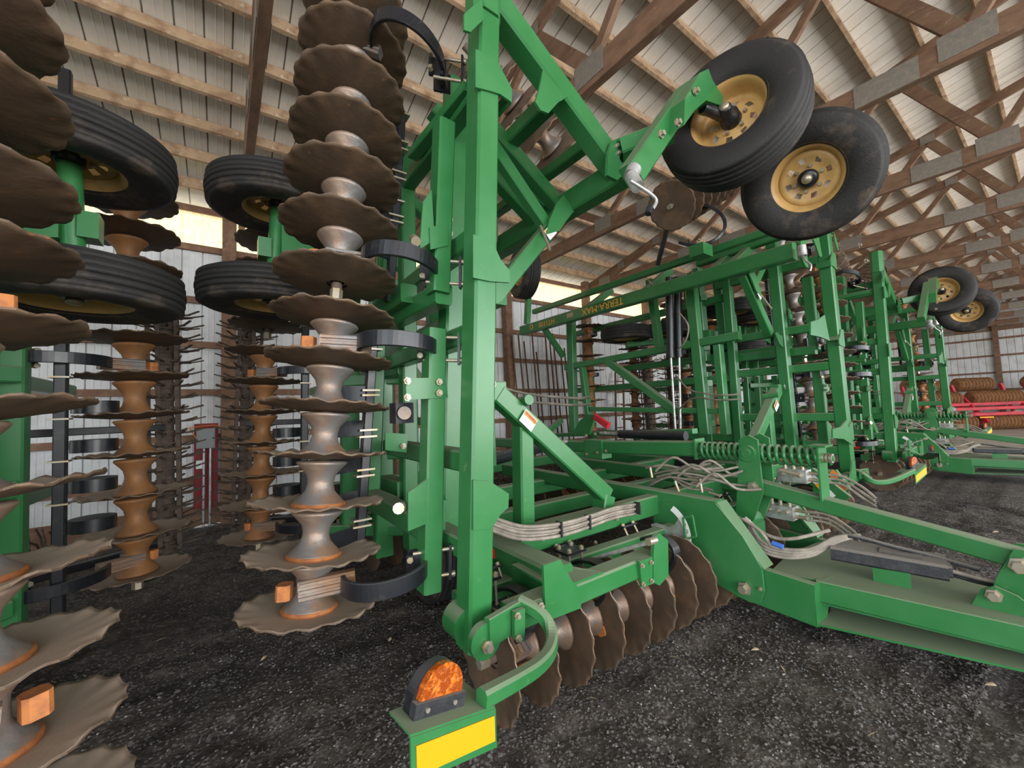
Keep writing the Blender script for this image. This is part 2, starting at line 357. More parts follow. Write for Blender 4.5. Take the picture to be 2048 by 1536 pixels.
# ---- walls
def wall(name, org, ux, L, hgt, posts, girts, strip=True, holes=()):
    """org: base corner, ux: direction along the wall; inside is to the camera side"""
    root = tag(empty(name, org), kind='structure'); n = V((-ux.y, ux.x, 0)) * 1.0
    Rm = Matrix(((ux.x, 0, n.x, 0), (ux.y, 0, n.y, 0), (0, 1, 0, 0), (0, 0, 0, 1)))
    sm = sheet_mesh(.914, (3.93 if strip else hgt)-.12, -.030, -.004, WALL, 'wall_sheet')
    st = sheet_mesh(.914, .62, -.012, -.004, STRIP, 'light_strip')
    k = 0
    while k*.914 < L:
        if k not in holes:
            put('wall_sheet', sm, root, Matrix.Translation(ux*(k*.914)+V((0, 0, .12))+n*.045) @ Rm)
            if strip: put('light_strip', st, root, Matrix.Translation(ux*(k*.914)+V((0, 0, 3.90))+n*.05) @ Rm)
        k += 1
    gm = MB().bar(V((0, 0, 0)), ux*L, .09, .04, V((0, 0, 1)), .06).mesh('girt', GIRT, ZERO)
    for z in girts: put('girt', gm, root, Matrix.Translation(V((0, 0, z))))
    b2 = MB().bar(ux*0+V((0, 0, .145)), ux*L+V((0, 0, .145)), .26, .045, V((0, 0, 1)), .04).build('splash_board', GIRT, root, ZERO)
    pmh = MB().bar(V((0, 0, -.1)), V((0, 0, hgt-.05)), .17, .15, ux, .05).mesh('post', WOODB, ZERO)
    for d in posts: put('post', pmh, root, Matrix.Translation(ux*d-n*.09))
    return root
wall('wall_back', V((-6.2, WY, 0)), V((1, 0, 0)), 35.7, 4.62, [6.2+x for x in (-4.84, -2.4, .08, 2.55, 5.0, 7.45, 9.9, 12.3, 14.8, 17.3, 19.7, 22.1, 24.6, 27)], [.62, 1.20, 1.83, 2.50, 3.13, 3.88, 4.44])
wall('wall_right', V((29.5, WY, 0)), V((0, -1, 0)), 13.5, 6.8, [2.5, 5.2, 8.2, 11], [.7, 1.5, 2.3, 3.1, 3.9, 4.7, 5.5], False)
b = MB(); b.box((-9, 3, 2.3), .05, 8, 4.6); tag(b.build('wall_left', WALL, None, ZERO), kind='structure')

# ---- electrical box on its red board by the post
def ebox():
    p = ony(410, 905, WY-.14); ROOT[0] = V((p.x, p.y, 0)); e = empty('electrical_box', ROOT[0])
    tag(e, 'grey electrical box on a red painted board beside the wooden wall post', 'electrical box')
    a = ony(388, 848, WY-.1); c = ony(436, 990, WY-.1)
    MB().box(((a.x+c.x)/2, WY-.09, (a.z+.25)/2), abs(c.x-a.x)*.98, .03, a.z-.25).build('backboard', REDW, e)
    g0 = ony(393, 858, WY-.2); g1 = ony(430, 895, WY-.2); gx = (g0.x+g1.x)/2; gz = (g0.z+g1.z)/2
    MB().box((gx, WY-.17, gz), g1.x-g0.x, .12, g0.z-g1.z).build('box', GREYB, e)
    MB().box((gx, WY-.235, gz), (g1.x-g0.x)*.9, .012, (g0.z-g1.z)*.9).build('cover', GREYB, e)
    for q in (-.02, .05): MB().cyl((gx+q, WY-.14, .02), (gx+q, WY-.14, g1.z), .016, 8).build('conduit', SILVER, e)
    MB().box((g0.x+.03, WY-.12, g1.z-.22), .07, .04, .11).build('outlet', WHITE, e)
    MB().pipe([(g0.x, WY-.16, gz), (g0.x-.06, WY-.15, gz+.12), (g0.x-.05, WY-.15, g0.z+.02), (g1.x+.04, WY-.15, g0.z+.03), (g1.x+.07, WY-.15, gz)], .007).build('cable', ORANGE, e)
    ROOT[0] = ZERO
ebox()

# ================================================================ shared pieces
def disc_mesh():
    b = MB(); n = 80; rr = [.045, .12, .19, .225, .250, .266]; top = []; bot = []
    for s_, off in ((0, .003), (1, -.003)):
        for k, r in enumerate(rr):
            for i in range(n):
                a = 2*math.pi*i/n; q = max(0, (r-.205)/.061); wv = math.cos(18*a)+.25*math.cos(7*a+1)
                R_ = r*(1+.017*q*q*wv); z = .40*r*r+off+.0055*q*q*math.sin(18*a)+.0028*q*math.sin(5*a)+.002*q*math.sin(11*a)
                b.v.append(V((R_*math.cos(a), R_*math.sin(a), z)))
    K = len(rr); 
    for k in range(K-1):
        for i in range(n):
            j = (i+1) % n; b.f.append([k*n+i, k*n+j, (k+1)*n+j, (k+1)*n+i]); b.sm.append(True)
            o = K*n; b.f.append([o+k*n+j, o+k*n+i, o+(k+1)*n+i, o+(k+1)*n+j]); b.sm.append(True)
    for i in range(n):
        j = (i+1) % n; e = (K-1)*n; b.f.append([e+i, e+j, K*n+e+j, K*n+e+i]); b.sm.append(False)
    return b.mesh('disc', DISC, ZERO)
DISCM = disc_mesh()
def spool_mesh(m, L=.205):
    pr = [(.03, 0), (.098, .004), (.104, .012), (.100, .022), (.078, .045), (.060, .068), (.053, .095), (.053, .112), (.060, .14), (.078, .163), (.097, .184), (.104, .193), (.098, .201), (.03, .205)]
    return MB().lathe([(r, z*L/.205) for r, z in pr], 24).mesh('spool', m, ZERO)
SPM = spool_mesh(SPOOL); SPR = spool_mesh(RUSTSP)
RIMEDGE = MB().lathe([(.085, -.004), (.107, -.004), (.109, .006), (.107, .014), (.085, .014)], 24).mesh('flange', ORUST, ZERO)
NUT = MB().lathe([(0, .05), (.028, .05), (.028, 0), (0, 0)], 6, smooth=False).mesh('nut', CHROME, ZERO)
def gang(root, p0, p1, n, sp=SPM, flip=1, nuts=(True, True), skipsp=(), flange=True):
    """discs on a common shaft from p0 to p1 (world), sub-parts of the shaft"""
    p0 = V(p0)-ROOT[0]; p1 = V(p1)-ROOT[0]; d = (p1-p0).normalized(); st = (p1-p0).length/(n-1)
    g = put('disc_gang', MB().cyl(p0-d*.07, p1+d*.07, .024, 8).mesh('disc_gang', TINE, ZERO), root)
    for i in range(n):
        c = p0+d*st*i; put('disc', DISCM, g, frame(c, d*flip) @ Matrix.Rotation(i*.7, 4, 'Z'))
        if i < n-1 and i not in skipsp:
            put('spool', sp, g, frame(c+d*.006, d) @ Matrix.Diagonal((1, 1, (st-.012)/.205, 1)))
            if flange: put('flange', RIMEDGE, g, frame(c+d*.009, d))
    for q, c, s_ in ((nuts[0], p0, -1), (nuts[1], p1, 1)):
        if q: put('nut', NUT, g, frame(c+d*s_*.03, d*s_))
    return g
def tirewheel(root, c, axis, sc_=1.0, name='wheel', flip=1, wk=1.0):
    W = V(c)-ROOT[0]; M = frame(W, V(axis)*flip) @ Matrix.Diagonal((sc_, sc_, sc_*wk, 1))
    o = put(name, WHEELM, root, M); put('tire', TIREM, o); put('hub', HUBM, o); put('hub_cap', CAPM, o)
    for i in range(6): put('lug_nut', LUGM, o, Matrix.Rotation(i*math.pi/3, 4, 'Z'))
    return o
def tire_mesh():
    pr = [(.20, -.085), (.215, -.10), (.25, -.118), (.31, -.122), (.355, -.112), (.378, -.095)]
    ribs = [-.095, -.060, -.053, -.022, -.016, .016, .022, .053, .060, .095]
    out = [(.378, -.095)]
    for i, (a, c) in enumerate(((-.092, -.060), (-.052, -.020), (-.012, .012), (.020, .052), (.060, .092))):
        rr = .392-abs(a+c)/2*.10
        out += [(rr-.013, a-.003), (rr, a), (rr, c), (rr-.013, c+.003)]
    pr = pr[:-1]+out+[(.378, .095), (.355, .112), (.31, .122), (.25, .118), (.215, .10), (.20, .085)]
    return MB().lathe(pr, 56).mesh('tire', TIRE, ZERO)
TIREM = tire_mesh()
pr = [(.212, -.098), (.216, -.09), (.200, -.082), (.186, -.06), (.182, -.02), (.172, .02), (.168, .03), (.150, .036), (.128, .03), (.098, .012), (.06, .010), (.03, .010)]
w_ = MB(); w_.lathe(pr, 40, skip=lambda i, k: k == 8 and i % 5 in (0, 1)); w_.lathe([(.168, .03), (.176, .055), (.190, .08), (.216, .09), (.212, .098)], 40)
WHEELM = w_.mesh('wheel', RIM, ZERO)
HUBM = MB().lathe([(0, -.12), (.03, -.12), (.034, -.11), (.034, -.06), (.052, -.05), (.056, 0), (.056, .055), (.040, .062), (0, .062)], 20).mesh('hub', BLACK, ZERO)
LUGM = MB().cyl((.078, 0, -.012), (.078, 0, .032), .011, 6).mesh('lug_nut', CHROME, ZERO)
CAPM = MB().lathe([(0, -.135), (.026, -.135), (.026, -.118), (0, -.118), (0, .06), (.03, .06), (.03, .083), (.018, .095), (0, .095)], 14).mesh('hub_cap', CHROME, ZERO)
BOLTM = MB().lathe([(0, .022), (.012, .022), (.012, .008), (.019, .008), (.019, 0), (0, 0)], 6, smooth=False).mesh('bolt', CHROME, ZERO)
def bolt(par, p, d, s=1.0): put('bolt', BOLTM, par, frame(V(p)-ROOT[0], d) @ Matrix.Scale(s, 4))
def cspring(root, g, t, bulge, up, B=.15, s=1.0, arm=.14):
    """flat C shaped spring hanger from gang bearing g to frame tube t, bulging to one side"""
    g, t = V(g), V(t); e = (t-g); Lg = e.length; e.normalize(); up = V(up).normalized(); bu = V(bulge); bu = (bu-e*bu.dot(e)-up*bu.dot(up)).normalized()
    p0 = g+e*arm; a = (Lg-arm)/2; c = (p0+t)/2; pts = []
    for k in range(33):
        th = math.pi-(math.pi+.75)*k/32; pts.append(c+e*a*math.cos(th)*1.04+bu*B*(math.sin(th)+.04))
    o = MB().sweep(pts, .020*s, .068*s, up).build('spring_hanger', BLACK, root)
    h = MB(); fo = bu*.062*s; h.bar(g-e*.03+fo, p0+e*.04+fo*.3, .080*s, .05*s, up, .1)
    for q in (-1, 0, 1): h.bar(g-e*.02+up*q*.026*s+fo*1.42, p0+e*.04+up*q*.026*s+fo*.72, .014, .014, up)
    h.build('bearing_arm', SPOOL, o)
    MB().cyl(g-up*.045*s, g+up*.045*s, .058*s, 16).build('bearing', SPOOL, o)
    MB().bar(g-e*.09+fo*.7-up*.03*s, g-e*.09+fo*.7+up*.03*s, .055*s, .06*s, e, .2).build('bearing_cap', ORUST, o)
    k = MB(); Mx = Matrix((e, bu, up)).transposed()
    k.box(t-bu*.05+e*.0, .02, .10, .11, Mx); k.box(t-bu*.02-e*.03, .10, .012, .10, Mx); k.box(t-bu*.10-e*.03, .10, .012, .10, Mx)
    k.box(t-bu*.02+e*.115, .012, .035, .15, Mx)
    k.build('clamp', BLACK, o)
    r = MB()
    for q in (-1, 1):
        r.cyl(t-bu*.02+up*q*.055-e*.05, t-bu*.02+up*q*.055+e*.13, .0085, 8)
        r.cyl(t+up*q*.055+e*.118-bu*.02, t+up*q*.055+e*.138-bu*.02, .015, 6); r.cyl(t+up*q*.04-e*.06+bu*.0, t+up*q*.04-e*.06+bu*.02, .014, 6)
    r.build('u_bolt', CHROME, o)
    return o
def decal(par, c, n, ux, w_, h_, head='WARNING', warn=True):
    """flat safety sticker: white with an orange header"""
    M = frame(V(c)-ROOT[0], n, ux)
    b = MB(); b.box((0, 0, 0), w_, h_, .0016); o = put('warning_decal', b.mesh('warning_decal', WHITE, ZERO), par, M)
    if warn:
        b = MB(); b.box((0, h_*.28, .0012), w_*.94, h_*.36, .001); put('orange_band', b.mesh('orange_band', ORANGE, ZERO), o)
        text('lettering', head, h_*.26, DARK, Matrix.Translation((w_*.04, h_*.28, .0022)), o)
        q = MB()
        for i in range(3): q.box((-.05*w_*i, -h_*(.02+.13*i), .0012), w_*(.7-.1*i), h_*.03, .0006)
        put('small_print', q.mesh('small_print', GREYB, ZERO), o)
    return o
def tube(root, a, b, w=.1, h=.1, side=(1, 0, 0), name='frame_tube', m=None, ch=.1): return MB().bar(a, b, w, h, V(side), ch).build(name, m or GREEN, root)
def gpl(root, pts, y, th=.012, name='gusset_plate'): return MB().plate([ony(px, py, y) for px, py in pts], th).build(name, GREEN, root)
def extend(a, b, k0, k1): d = V(b)-V(a); return V(a)-d*k0, V(b)+d*k1

# ================================================================ THE DISC HARROW
XC = 3.28
ROOT[0] = V((XC, 2, 0)); HR = empty('disc_harrow', ROOT[0])
def wing():
    """left wing, folded upright (mirrored afterwards for the other side)"""
    r = HR; X1 = V((1, 0, 0)); Y1 = V((0, 1, 0))
    lo = ony(947, 1290, 1.52); hi = ony(968, 25, 1.52)
    tube(r, lo, hi, .112, .125)                                                            # front post of the wing
    # top corner bracket
    c = ony(968, 10, 1.52)
    MB().bar(c+V((-.01, -.0, -.10)), c+V((.0, 0, .22)), .15, .15, X1, .25).build('corner_bracket', GREEN, r)
    MB().plate([ony(940, 18, 1.44), ony(963, 0, 1.44), ony(966, 40, 1.44), ony(940, 66, 1.44), ony(927, 62, 1.44), ony(927, 30, 1.44)], .012).build('corner_bracket', GREEN, r)
    # gussets on the post
    for pts in ([(950, 100), (990, 118), (1022, 178), (1022, 206), (1000, 190), (978, 183), (950, 176)],
                [(945, 470), (982, 480), (1000, 520), (1018, 542), (1018, 566), (978, 563), (945, 556)],
                [(945, 960), (978, 962), (1016, 987), (1015, 1015), (1000, 1028), (982, 1056), (945, 1060)]):
        gpl(r, pts, 1.452, .012)
        q = [ony(px, py, 1.452) for px, py in pts]; MB().plate([q[2], q[3], q[3]+V((0, .13, 0)), q[2]+V((0, .13, 0))], .01).build('gusset_plate', GREEN, r)
    # folded wing tip: front tube, tip tube, inner tubes
    A0, A1 = ony(990, 15, 1.55), ony(1240, 352, 1.55); tube(r, A0, A1, .12, .125, (0, 1, 0))
    AD = (A1-A0).normalized()
    gpl(r, [(1084, 142), (1106, 168), (1134, 195), (1115, 206), (1095, 228), (1080, 222), (1069, 205), (1077, 180)], 1.478, .014)
    AN = V((AD.z, 0, -AD.x)); AN = AN if AN.z < 0 else -AN
    T = A1+V((.0, 0, .01)); tube(r, T+V((0, -.07, 0)), V((T.x, 5.9, T.z)), .12, .165)          # tip tube
    tube(r, T+V((-.05, .1, .30)), V((T.x-.05, 5.6, T.z+.30)), .08, .08)
    C = ony(1118, 185, 1.6); tube(r, C, C+V((0, 1.1, -.02)), .10, .10)
    for px, py, yy, L0 in ((1150, 388, 2.1, .95), (1172, 352, 2.35, 1.05), (1120, 420, 3.3, .9), (1090, 470, 4.4, .9)):
        p = ony(px, py, yy); p = V((T.x, yy, T.z)) if yy > 2.2 else V((T.x, yy, T.z+.02)); tube(r, p-AD*L0, p, .10, .10, (0, 1, 0))
    # clamp plate at the tip corner
    gpl(r, [(1222, 283), (1243, 275), (1246, 300), (1236, 318), (1250, 345), (1232, 362), (1212, 352), (1214, 310)], 1.46, .02, 'clamp_plate')
    for p in ((1233, 292), (1237, 306)): bolt(r, ony(*p, 1.45), (0, -1, 0), .8)
    # gauge wheel arm
    a = ony(1240, 352, 1.45); b_ = ony(1345, 285, 1.27)
    tube(r, ony(1243, 300, 1.45), ony(1345, 262, 1.22), .10, .11, (0, 0, 1), 'wheel_arm')['front'] = 1
    tube(r, ony(1262, 352, 1.2), ony(1372, 190, 1.16), .09, .115, (0, 1, 0), 'wheel_arm')['front'] = 1
    gpl(r, [(1352, 210), (1382, 158), (1400, 150), (1408, 172), (1430, 205), (1425, 222), (1395, 212), (1372, 232), (1350, 262)], 1.10, .10, 'wheel_fork')
    for p in ((1389, 184), (1353, 247), (1320, 270)): bolt(r, ony(p[0], p[1], 1.045), (0, -1, 0), 1.1)
    # crank jack
    j = MB(); j.cyl(ony(1262, 352, 1.1), ony(1268, 338, 1.1), .034, 14); j.cyl(ony(1276, 374, 1.06), ony(1262, 352, 1.1), .03, 14)
    j.build('jack', SILVER, r)
    MB().pipe([ony(1262, 362, 1.04), ony(1278, 372, 1.02), ony(1296, 384, 1.0), ony(1308, 394, 1.0), ony(1313, 404, 1.0), ony(1305, 418, 1.0)], .008, 7, 2).build('crank', SILVER, r)
    MB().cyl(ony(1300, 415, 1.0), ony(1296, 428, 1.0), .014, 8).build('crank_handle', BLACK, r)
    # two gauge wheels above the folded tip
    W1 = ony(1462, 240, 1.05); W2 = ony(1618, 356, .85)
    camw = V((0, 0, H)); ax1 = (camw-W1).normalized(); 
    d1 = (V((-.62, -.30, -.38))).normalized(); 
    o1 = tirewheel(r, W1, (-.93, -.17, .12), 1.0, 'gauge_wheel', -1); o2 = tirewheel(r, W2, (-.90, -.10, -.43), .93, 'gauge_wheel')
    MB().cyl(ony(1405, 215, 1.1), W1, .03, 12).build('wheel_axle', BLACK, r)
    # upper lock brace with its warning sticker
    P = ony(1126, 424, 2.0); q0 = ony(982, 290, 2.0)
    tube(r, q0, ony(1098, 462, 2.0), .07, .085, (0, 1, 0), 'lock_brace')
    tube(r, P, ony(1004, 572, 2.0), .085, .10, (0, 1, 0), 'lock_brace'); gpl(r, [(1112, 408), (1126, 392), (1142, 412), (1146, 424), (1134, 438), (1118, 462), (1090, 470), (1098, 440)], 1.93, .016, 'brace_lug')
    gpl(r, [(972, 566), (996, 566), (1008, 560), (1026, 572), (1003, 602), (990, 608), (972, 612)], 1.93, .014)
    ux = (ony(1112, 448, 1.93)-ony(1086, 478, 1.93)); decal(r, ony(1101, 464, 1.925), (0, -1, 0), (ony(1112, 452, 1.9)-ony(1092, 474, 1.9)), .09, .07)
    MB().cyl(ony(1081, 452, 1.95), ony(1100, 500, 1.85), .009, 8).build('lock_pin', CHROME, r)
    # lower lock brace with vertical post
    b0, b1, b2 = ony(978, 783, 2.0), ony(1042, 843, 2.0), ony(1210, 990, 2.0)
    tube(r, b0, ony(1004, 783, 2.0), .09, .12, (0, 1, 0), 'lock_brace')
    tube(r, ony(992, 788, 2.0), b2, .10, .115, (0, 1, 0), 'lock_brace'); tube(r, b2, ony(1203, 1028, 2.0), .10, .12, (1, 0, 0), 'lock_brace')
    tube(r, ony(1045, 850, 2.03), ony(1048, 1062, 2.03), .105, .105, name='lock_post')
    MB().cyl(ony(1049, 800, 1.97)-V((.01, .06, 0)), ony(1046, 806, 2.0)+V((.0, .06, 0)), .032, 14).build('pivot_boss', GREEN, r)
    decal(r, ony(1057, 841, 1.935), (0, -1, 0), ony(1072, 848, 1.9)-ony(1050, 826, 1.9), .115, .085)
    MB().pipe([ony(982, 775, 1.93), ony(988, 762, 1.93), ony(991, 770, 1.93), ony(984, 781, 1.93)], .003).build('hair_pin', SILVER, r)
    # wing tubes behind the post
    tube(r, ony(896, 1075, 2.0), ony(912, 170, 2.0), .12, .12)
    for a_, b_ in (((858, 1180), (869, 660)), ((876, 588), (888, 250))):
        tube(r, ony(a_[0], a_[1], 1.74), ony(b_[0], b_[1], 1.74), .085, .10, name='gang_tube')
    for z in (3.02, 2.26, 1.80, 1.22, .84):                                                # fore-aft members at the gusset levels
        x = lo.x+(hi.x-lo.x)*(z-lo.z)/(hi.z-lo.z)+.02
        tube(r, (x, 1.58, z), (x+.02, 2.75, z), .09, .095)
    tube(r, ony(888, 588, 1.72), (ony(888, 588, 1.72)+V((0, 1.3, .02))), .09, .10, name='gang_mount'); tube(r, ony(872, 1065, 1.78), ony(872, 1065, 1.78)+V((-.02, 1.1, .02)), .10, .11, name='gang_mount')
    tube(r, ony(938, 176, 1.62), ony(938, 176, 1.62)+V((-.04, .62, -.02)), .07, .05, name='gang_mount')
    # bolted plates
    for pts, y, bs in (([(810, 757), (890, 755), (895, 795), (812, 800)], 1.69, [(814, 762), (878, 764), (878, 786), (814, 795)]),
                       ([(858, 455), (893, 450), (895, 492), (860, 500)], 1.69, []), ([(893, 440), (925, 430), (925, 475), (895, 480)], 1.9, [(899, 440), (899, 468)]),
                       ([(815, 985), (865, 950), (868, 1040), (815, 1062)], 1.70, []), ([(862, 1000), (895, 1000), (900, 1070), (862, 1062)], 1.9, [(865, 1012), (865, 1055)]),
                       ([(845, 405), (862, 380), (868, 480), (838, 500)], 1.7, []), ([(770, 865), (815, 868), (812, 905), (770, 900)], 2.1, [(806, 892)])):
        gpl(r, pts, y, .014, 'mount_plate')
        for p in bs: bolt(r, ony(p[0], p[1], y-.012), (0, -1, 0), .9)
    MB().cyl(ony(832, 483, 1.66), ony(828, 478, 1.72), .022, 10).build('pivot_pin', CHROME, r); MB().cyl(ony(797, 1017, 1.66), ony(802, 1014, 1.74), .024, 10).build('pivot_pin', CHROME, r)
    MB().box(ony(803, 826, 1.95), .09, .09, .10).build('bearing_block', BLACK, r); MB().cyl(ony(809, 826, 1.88), ony(809, 826, 1.96), .032, 14).build('bearing_ring', SPOOL, r)
    # middle and rear upright tubes
    tube(r, ony(818, 1010, 2.6), ony(812, 300, 2.6), .10, .10); tube(r, ony(742, 1015, 2.75), ony(757, 640, 2.75), .09, .10)
    tube(r, ony(770, 620, 2.75), ony(790, 330, 2.75), .09, .10)
    tube(r, ony(745, 640, 2.7)+V((-.02, -.7, 0)), ony(745, 640, 2.7)+V((-.02, 1.9, 0)), .09, .10)
    tube(r, (1.0, 2.6, 2.85), (.95, 5.6, 2.85), .10, .10); tube(r, (.98, 2.6, .95), (.93, 5.6, .95), .10, .10); tube(r, (1.0, 2.6, 1.75), (.95, 5.6, 1.75), .10, .10)
    # scraper bar with paired clamps and blades
    for a_, b_, y, ys in (((803, 225), (778, 604), 2.2, (232, 290, 305, 353, 366, 410, 440, 452)), ((745, 690), (718, 1095), 2.06, (700, 785, 795, 865, 878, 943, 955, 1040, 1052))):
        P0, P1 = ony(a_[0], a_[1], y), ony(b_[0], b_[1], y); s_ = MB().bar(P0, P1, .045, .045).build('scraper_bar', BLACK, r)
        for py in ys:
            t_ = (py-a_[1])/(b_[1]-a_[1]); c = P0.lerp(P1, t_)
            MB().box(c, .085, .07, .009).build('u_bolt', CHROME, s_)
        for i in range(6):
            c = P0.lerp(P1, .08+.17*i); g_ = c+V((-.17, -.07, .0)); MB().bar(c, g_, .012, .075, V((0, 1, 0))).build('scraper_blade', BLACK, s_); 
    # front gangs, upright
    g0, g1 = ony(618, 1222, 1.92), ony(670, 645, 1.98); gang(r, g0, g1, 7, nuts=(False, True), flip=1)
    g2, g3 = ony(674, 568, 1.98), ony(714, 45, 2.12); gang(r, g2, g3, 7, nuts=(True, False), flip=1)
    def gp(a, b, py):
        t_ = 0; best = None
        for k in range(200):
            p = a.lerp(b, k/199); c = RW.transposed() @ (p-V((0, 0, H))); v = abs(CY+F*c.y/c.z-py)
            if best is None or v < best[0]: best = (v, p)
        return best[1]
    B = V((-.25, -1, 0))
    for (ga, gb, py, tp, ty, up_) in ((g0, g1, 1168, (848, 1122), 1.72, g1-g0), (g0, g1, 692, (868, 705), 1.72, g1-g0), (g2, g3, 527, (872, 560), 1.72, g3-g2), (g2, g3, 100, (885, 200), 1.74, g3-g2)):
        G = gp(ga, gb, py); Tt = ony(tp[0], tp[1], ty); Tt.z = G.z+(Tt.z-G.z)*.5; cspring(r, G, Tt, B, V((.05, .02, 1)), B=.19)
    # tandem wheels behind the front gangs
    w1, w2 = ony(556, 404, 2.9), ony(545, 590, 2.9)
    tirewheel(r, w1, (0, 0, -1), .98, 'wing_wheel', 1, .80); tirewheel(r, w2, (0, 0, -1), 1.0, 'wing_wheel', 1, .80)
    wc = (w1+w2)/2+V((.0, 0, 0)); MB().cyl(w1, w2, .042, 14).build('wheel_spindle', GREEN, r)
    MB().plate([wc+V((.03, 0, .17)), wc+V((.03, 0, -.10)), wc+V((.42, .02, -.17)), wc+V((.42, .02, -.10))], .10, (0, 1, 0)).build('wheel_arm', GREEN, r)
    MB().box(wc+V((-.06, 0, -.02)), .07, .10, .12).build('wheel_arm', GREEN, r)
    tube(r, wc+V((.36, 0, -.14)), wc+V((.85, 0, -.14)), .10, .10, (0, 1, 0), 'wheel_arm')
    # rear gangs, uprights and spiked finishing roller
    h0, h1 = V((.24, 3.72, .52)), V((.28, 3.75, 1.95)); gang(r, h0, h1, 7, SPR, nuts=(True, True), flange=False)
    h2, h3 = V((.30, 3.75, 2.16)), V((.35, 3.78, 3.08)); gang(r, h2, h3, 5, SPR, nuts=(True, False), flange=False)
    for z in (.62, 1.80, 2.25, 2.9):
        cspring(r, V((.26+.03*z*.5, 3.73, z)), V((.66, 3.40, z)), (-.3, -1, 0), (0, 0, 1), B=.14, s=.9)
    for z in (.85, 1.07, 1.29, 1.51):                                                       # round dampers between gang and bar
        MB().cyl((.42, 3.62, z), (.42, 3.62, z+.07), .10, 18).build('damper', BLACK, r)
    s_ = MB().bar((.50, 3.42, .4), (.54, 3.44, 3.4), .05, .05).build('scraper_bar', BLACK, r)
    for k in range(12): MB().box((.505+.003*k, 3.425, .6+.22*k), .08, .075, .009).build('u_bolt', CHROME, s_)
    for x, y, ww in ((.66, 3.36, .085), (.80, 3.22, .12), (.98, 3.0, .13)):
        tube(r, (x-.02, y, .42), (x, y, 1.86), ww, .10); tube(r, (x, y, 2.02), (x+.06, y, 3.35), ww, .10)
    for z in (.6, 1.15, 1.7, 2.2, 2.9): tube(r, (.64, 3.3, z), (1.1, 2.9, z), .08, .08, (0, 0, 1), 'gang_mount')
    roller = MB().cyl((.17, 4.55, .42), (.205, 4.585, 2.45), .05, 10).build('finishing_roller', TINE, r)
    tn = MB(); Rr = random.Random(11)
    for i in range(15):
        a_, b_ = [.05+.16*math.cos(.7*i), .0]
    tm = MB()
    for k in range(9):
        a_ = 2*math.pi*k/9; d = V((math.cos(a_), math.sin(a_), .0)); e = V((-d.y, d.x, 0))
        tm.bar(d*.04, d*.17+V((0, 0, .01)), .018, .012, e); tm.bar(d*.16+V((0, 0, .01)), d*.25+e*.03+V((0, 0, .035)), .016, .011, e)
    tm.cyl((0, 0, -.02), (0, 0, .03), .07, 10); tmm = tm.mesh('star_ring', TINE, ZERO)
    for i in range(20):
        z = .48+.096*i; p = V((.17+.018*(z-.4), 4.55+.018*(z-.4), z))-ROOT[0]; put('star_ring', tmm, roller, Matrix.Translation(p) @ Matrix.Rotation(i*.37, 4, 'Z'))
    for q in range(5):
        a_ = 2*math.pi*q/5; MB().bar((.17+.10*math.cos(a_), 4.55+.10*math.sin(a_), .45), (.22+.10*math.cos(a_), 4.58+.10*math.sin(a_), 2.4), .03, .008).build('roller_bar', TINE, roller)
    for z in (.5, 1.4, 2.3): tube(r, (.2, 4.5, z), (.9, 4.1, z), .05, .06, (0, 0, 1), 'roller_arm', BLACK)
    # lighting bracket in front of the wing foot
    P0, P1 = ony(820, 1475, .97), ony(990, 1416, 1.02); dn = V((0, 0, -.105)); bk = V((-.02, .135, .004))
    br = MB().plate([P0, P1, P1+dn, P0+dn*1.0], .006).build('light_bracket', GREEN, r)
    MB().plate([P0+V((-.0, 0, .003)), P1+V((0, 0, .003)), P1+bk*1.1+V((0, 0, .003)), P0+bk*.75+V((-.0, 0, .003))], .006, (0, 0, 1)).build('light_shelf', GREEN, br)
    n_ = (P1-P0).cross(dn).normalized(); n_ = n_ if n_.y < 0 else -n_
    m_ = (P0+P1)/2+dn*.50; ux = (P1-P0).normalized()
    e_ = P1-P0; MB().plate([P0+e_*.05+dn*.20+n_*.005, P1-e_*.03+dn*.16+n_*.005, P1-e_*.03+dn*.80+n_*.005, P0+e_*.05+dn*.86+n_*.005], .002, n_).build('yellow_reflector', YELLOW, br)
    # amber lamp
    lc = P0.lerp(P1, .42)+V((-.012, .055, .008)); LM = frame(lc-ROOT[0], n_, ux) @ Matrix.Scale(1.26, 4)
    def dshape(R_, base, n=22): 
        return [(R_*math.cos(math.pi*k/n+0), base+R_*.95*math.sin(math.pi*k/n)) for k in range(n+1)]
    def extr(pts, z0, z1): q = MB(); n = len(pts); return q.add([V((x, y, z0)) for x, y in pts]+[V((x, y, z1)) for x, y in pts], [[i, (i+1) % n, n+(i+1) % n, n+i] for i in range(n)]+[list(range(n-1, -1, -1)), list(range(n, 2*n))])
    base = [(-.064, 0), (.064, 0)]+dshape(.064, .030)
    lamp = put('marker_lamp', extr(base, -.03, -.004).mesh('marker_lamp', BLACK, ZERO), r, LM)
    put('lens', extr([(x*.90, y) for x, y in [(-.062, .030), (.062, .030)]+dshape(.062, .034)], -.004, .010).mesh('lens', AMBER, ZERO), lamp)
    put('lamp_base', extr([(-.066, .0), (.066, .0), (.066, .028), (-.066, .028)], -.004, .014).mesh('lamp_base', BLACKP, ZERO), lamp)
    q = MB(); q.cyl((-.036, .014, .012), (-.036, .014, .018), .005, 8); q.cyl((.036, .014, .012), (.036, .014, .018), .005, 8); put('screws', q.mesh('screws', CHROME, ZERO), lamp)
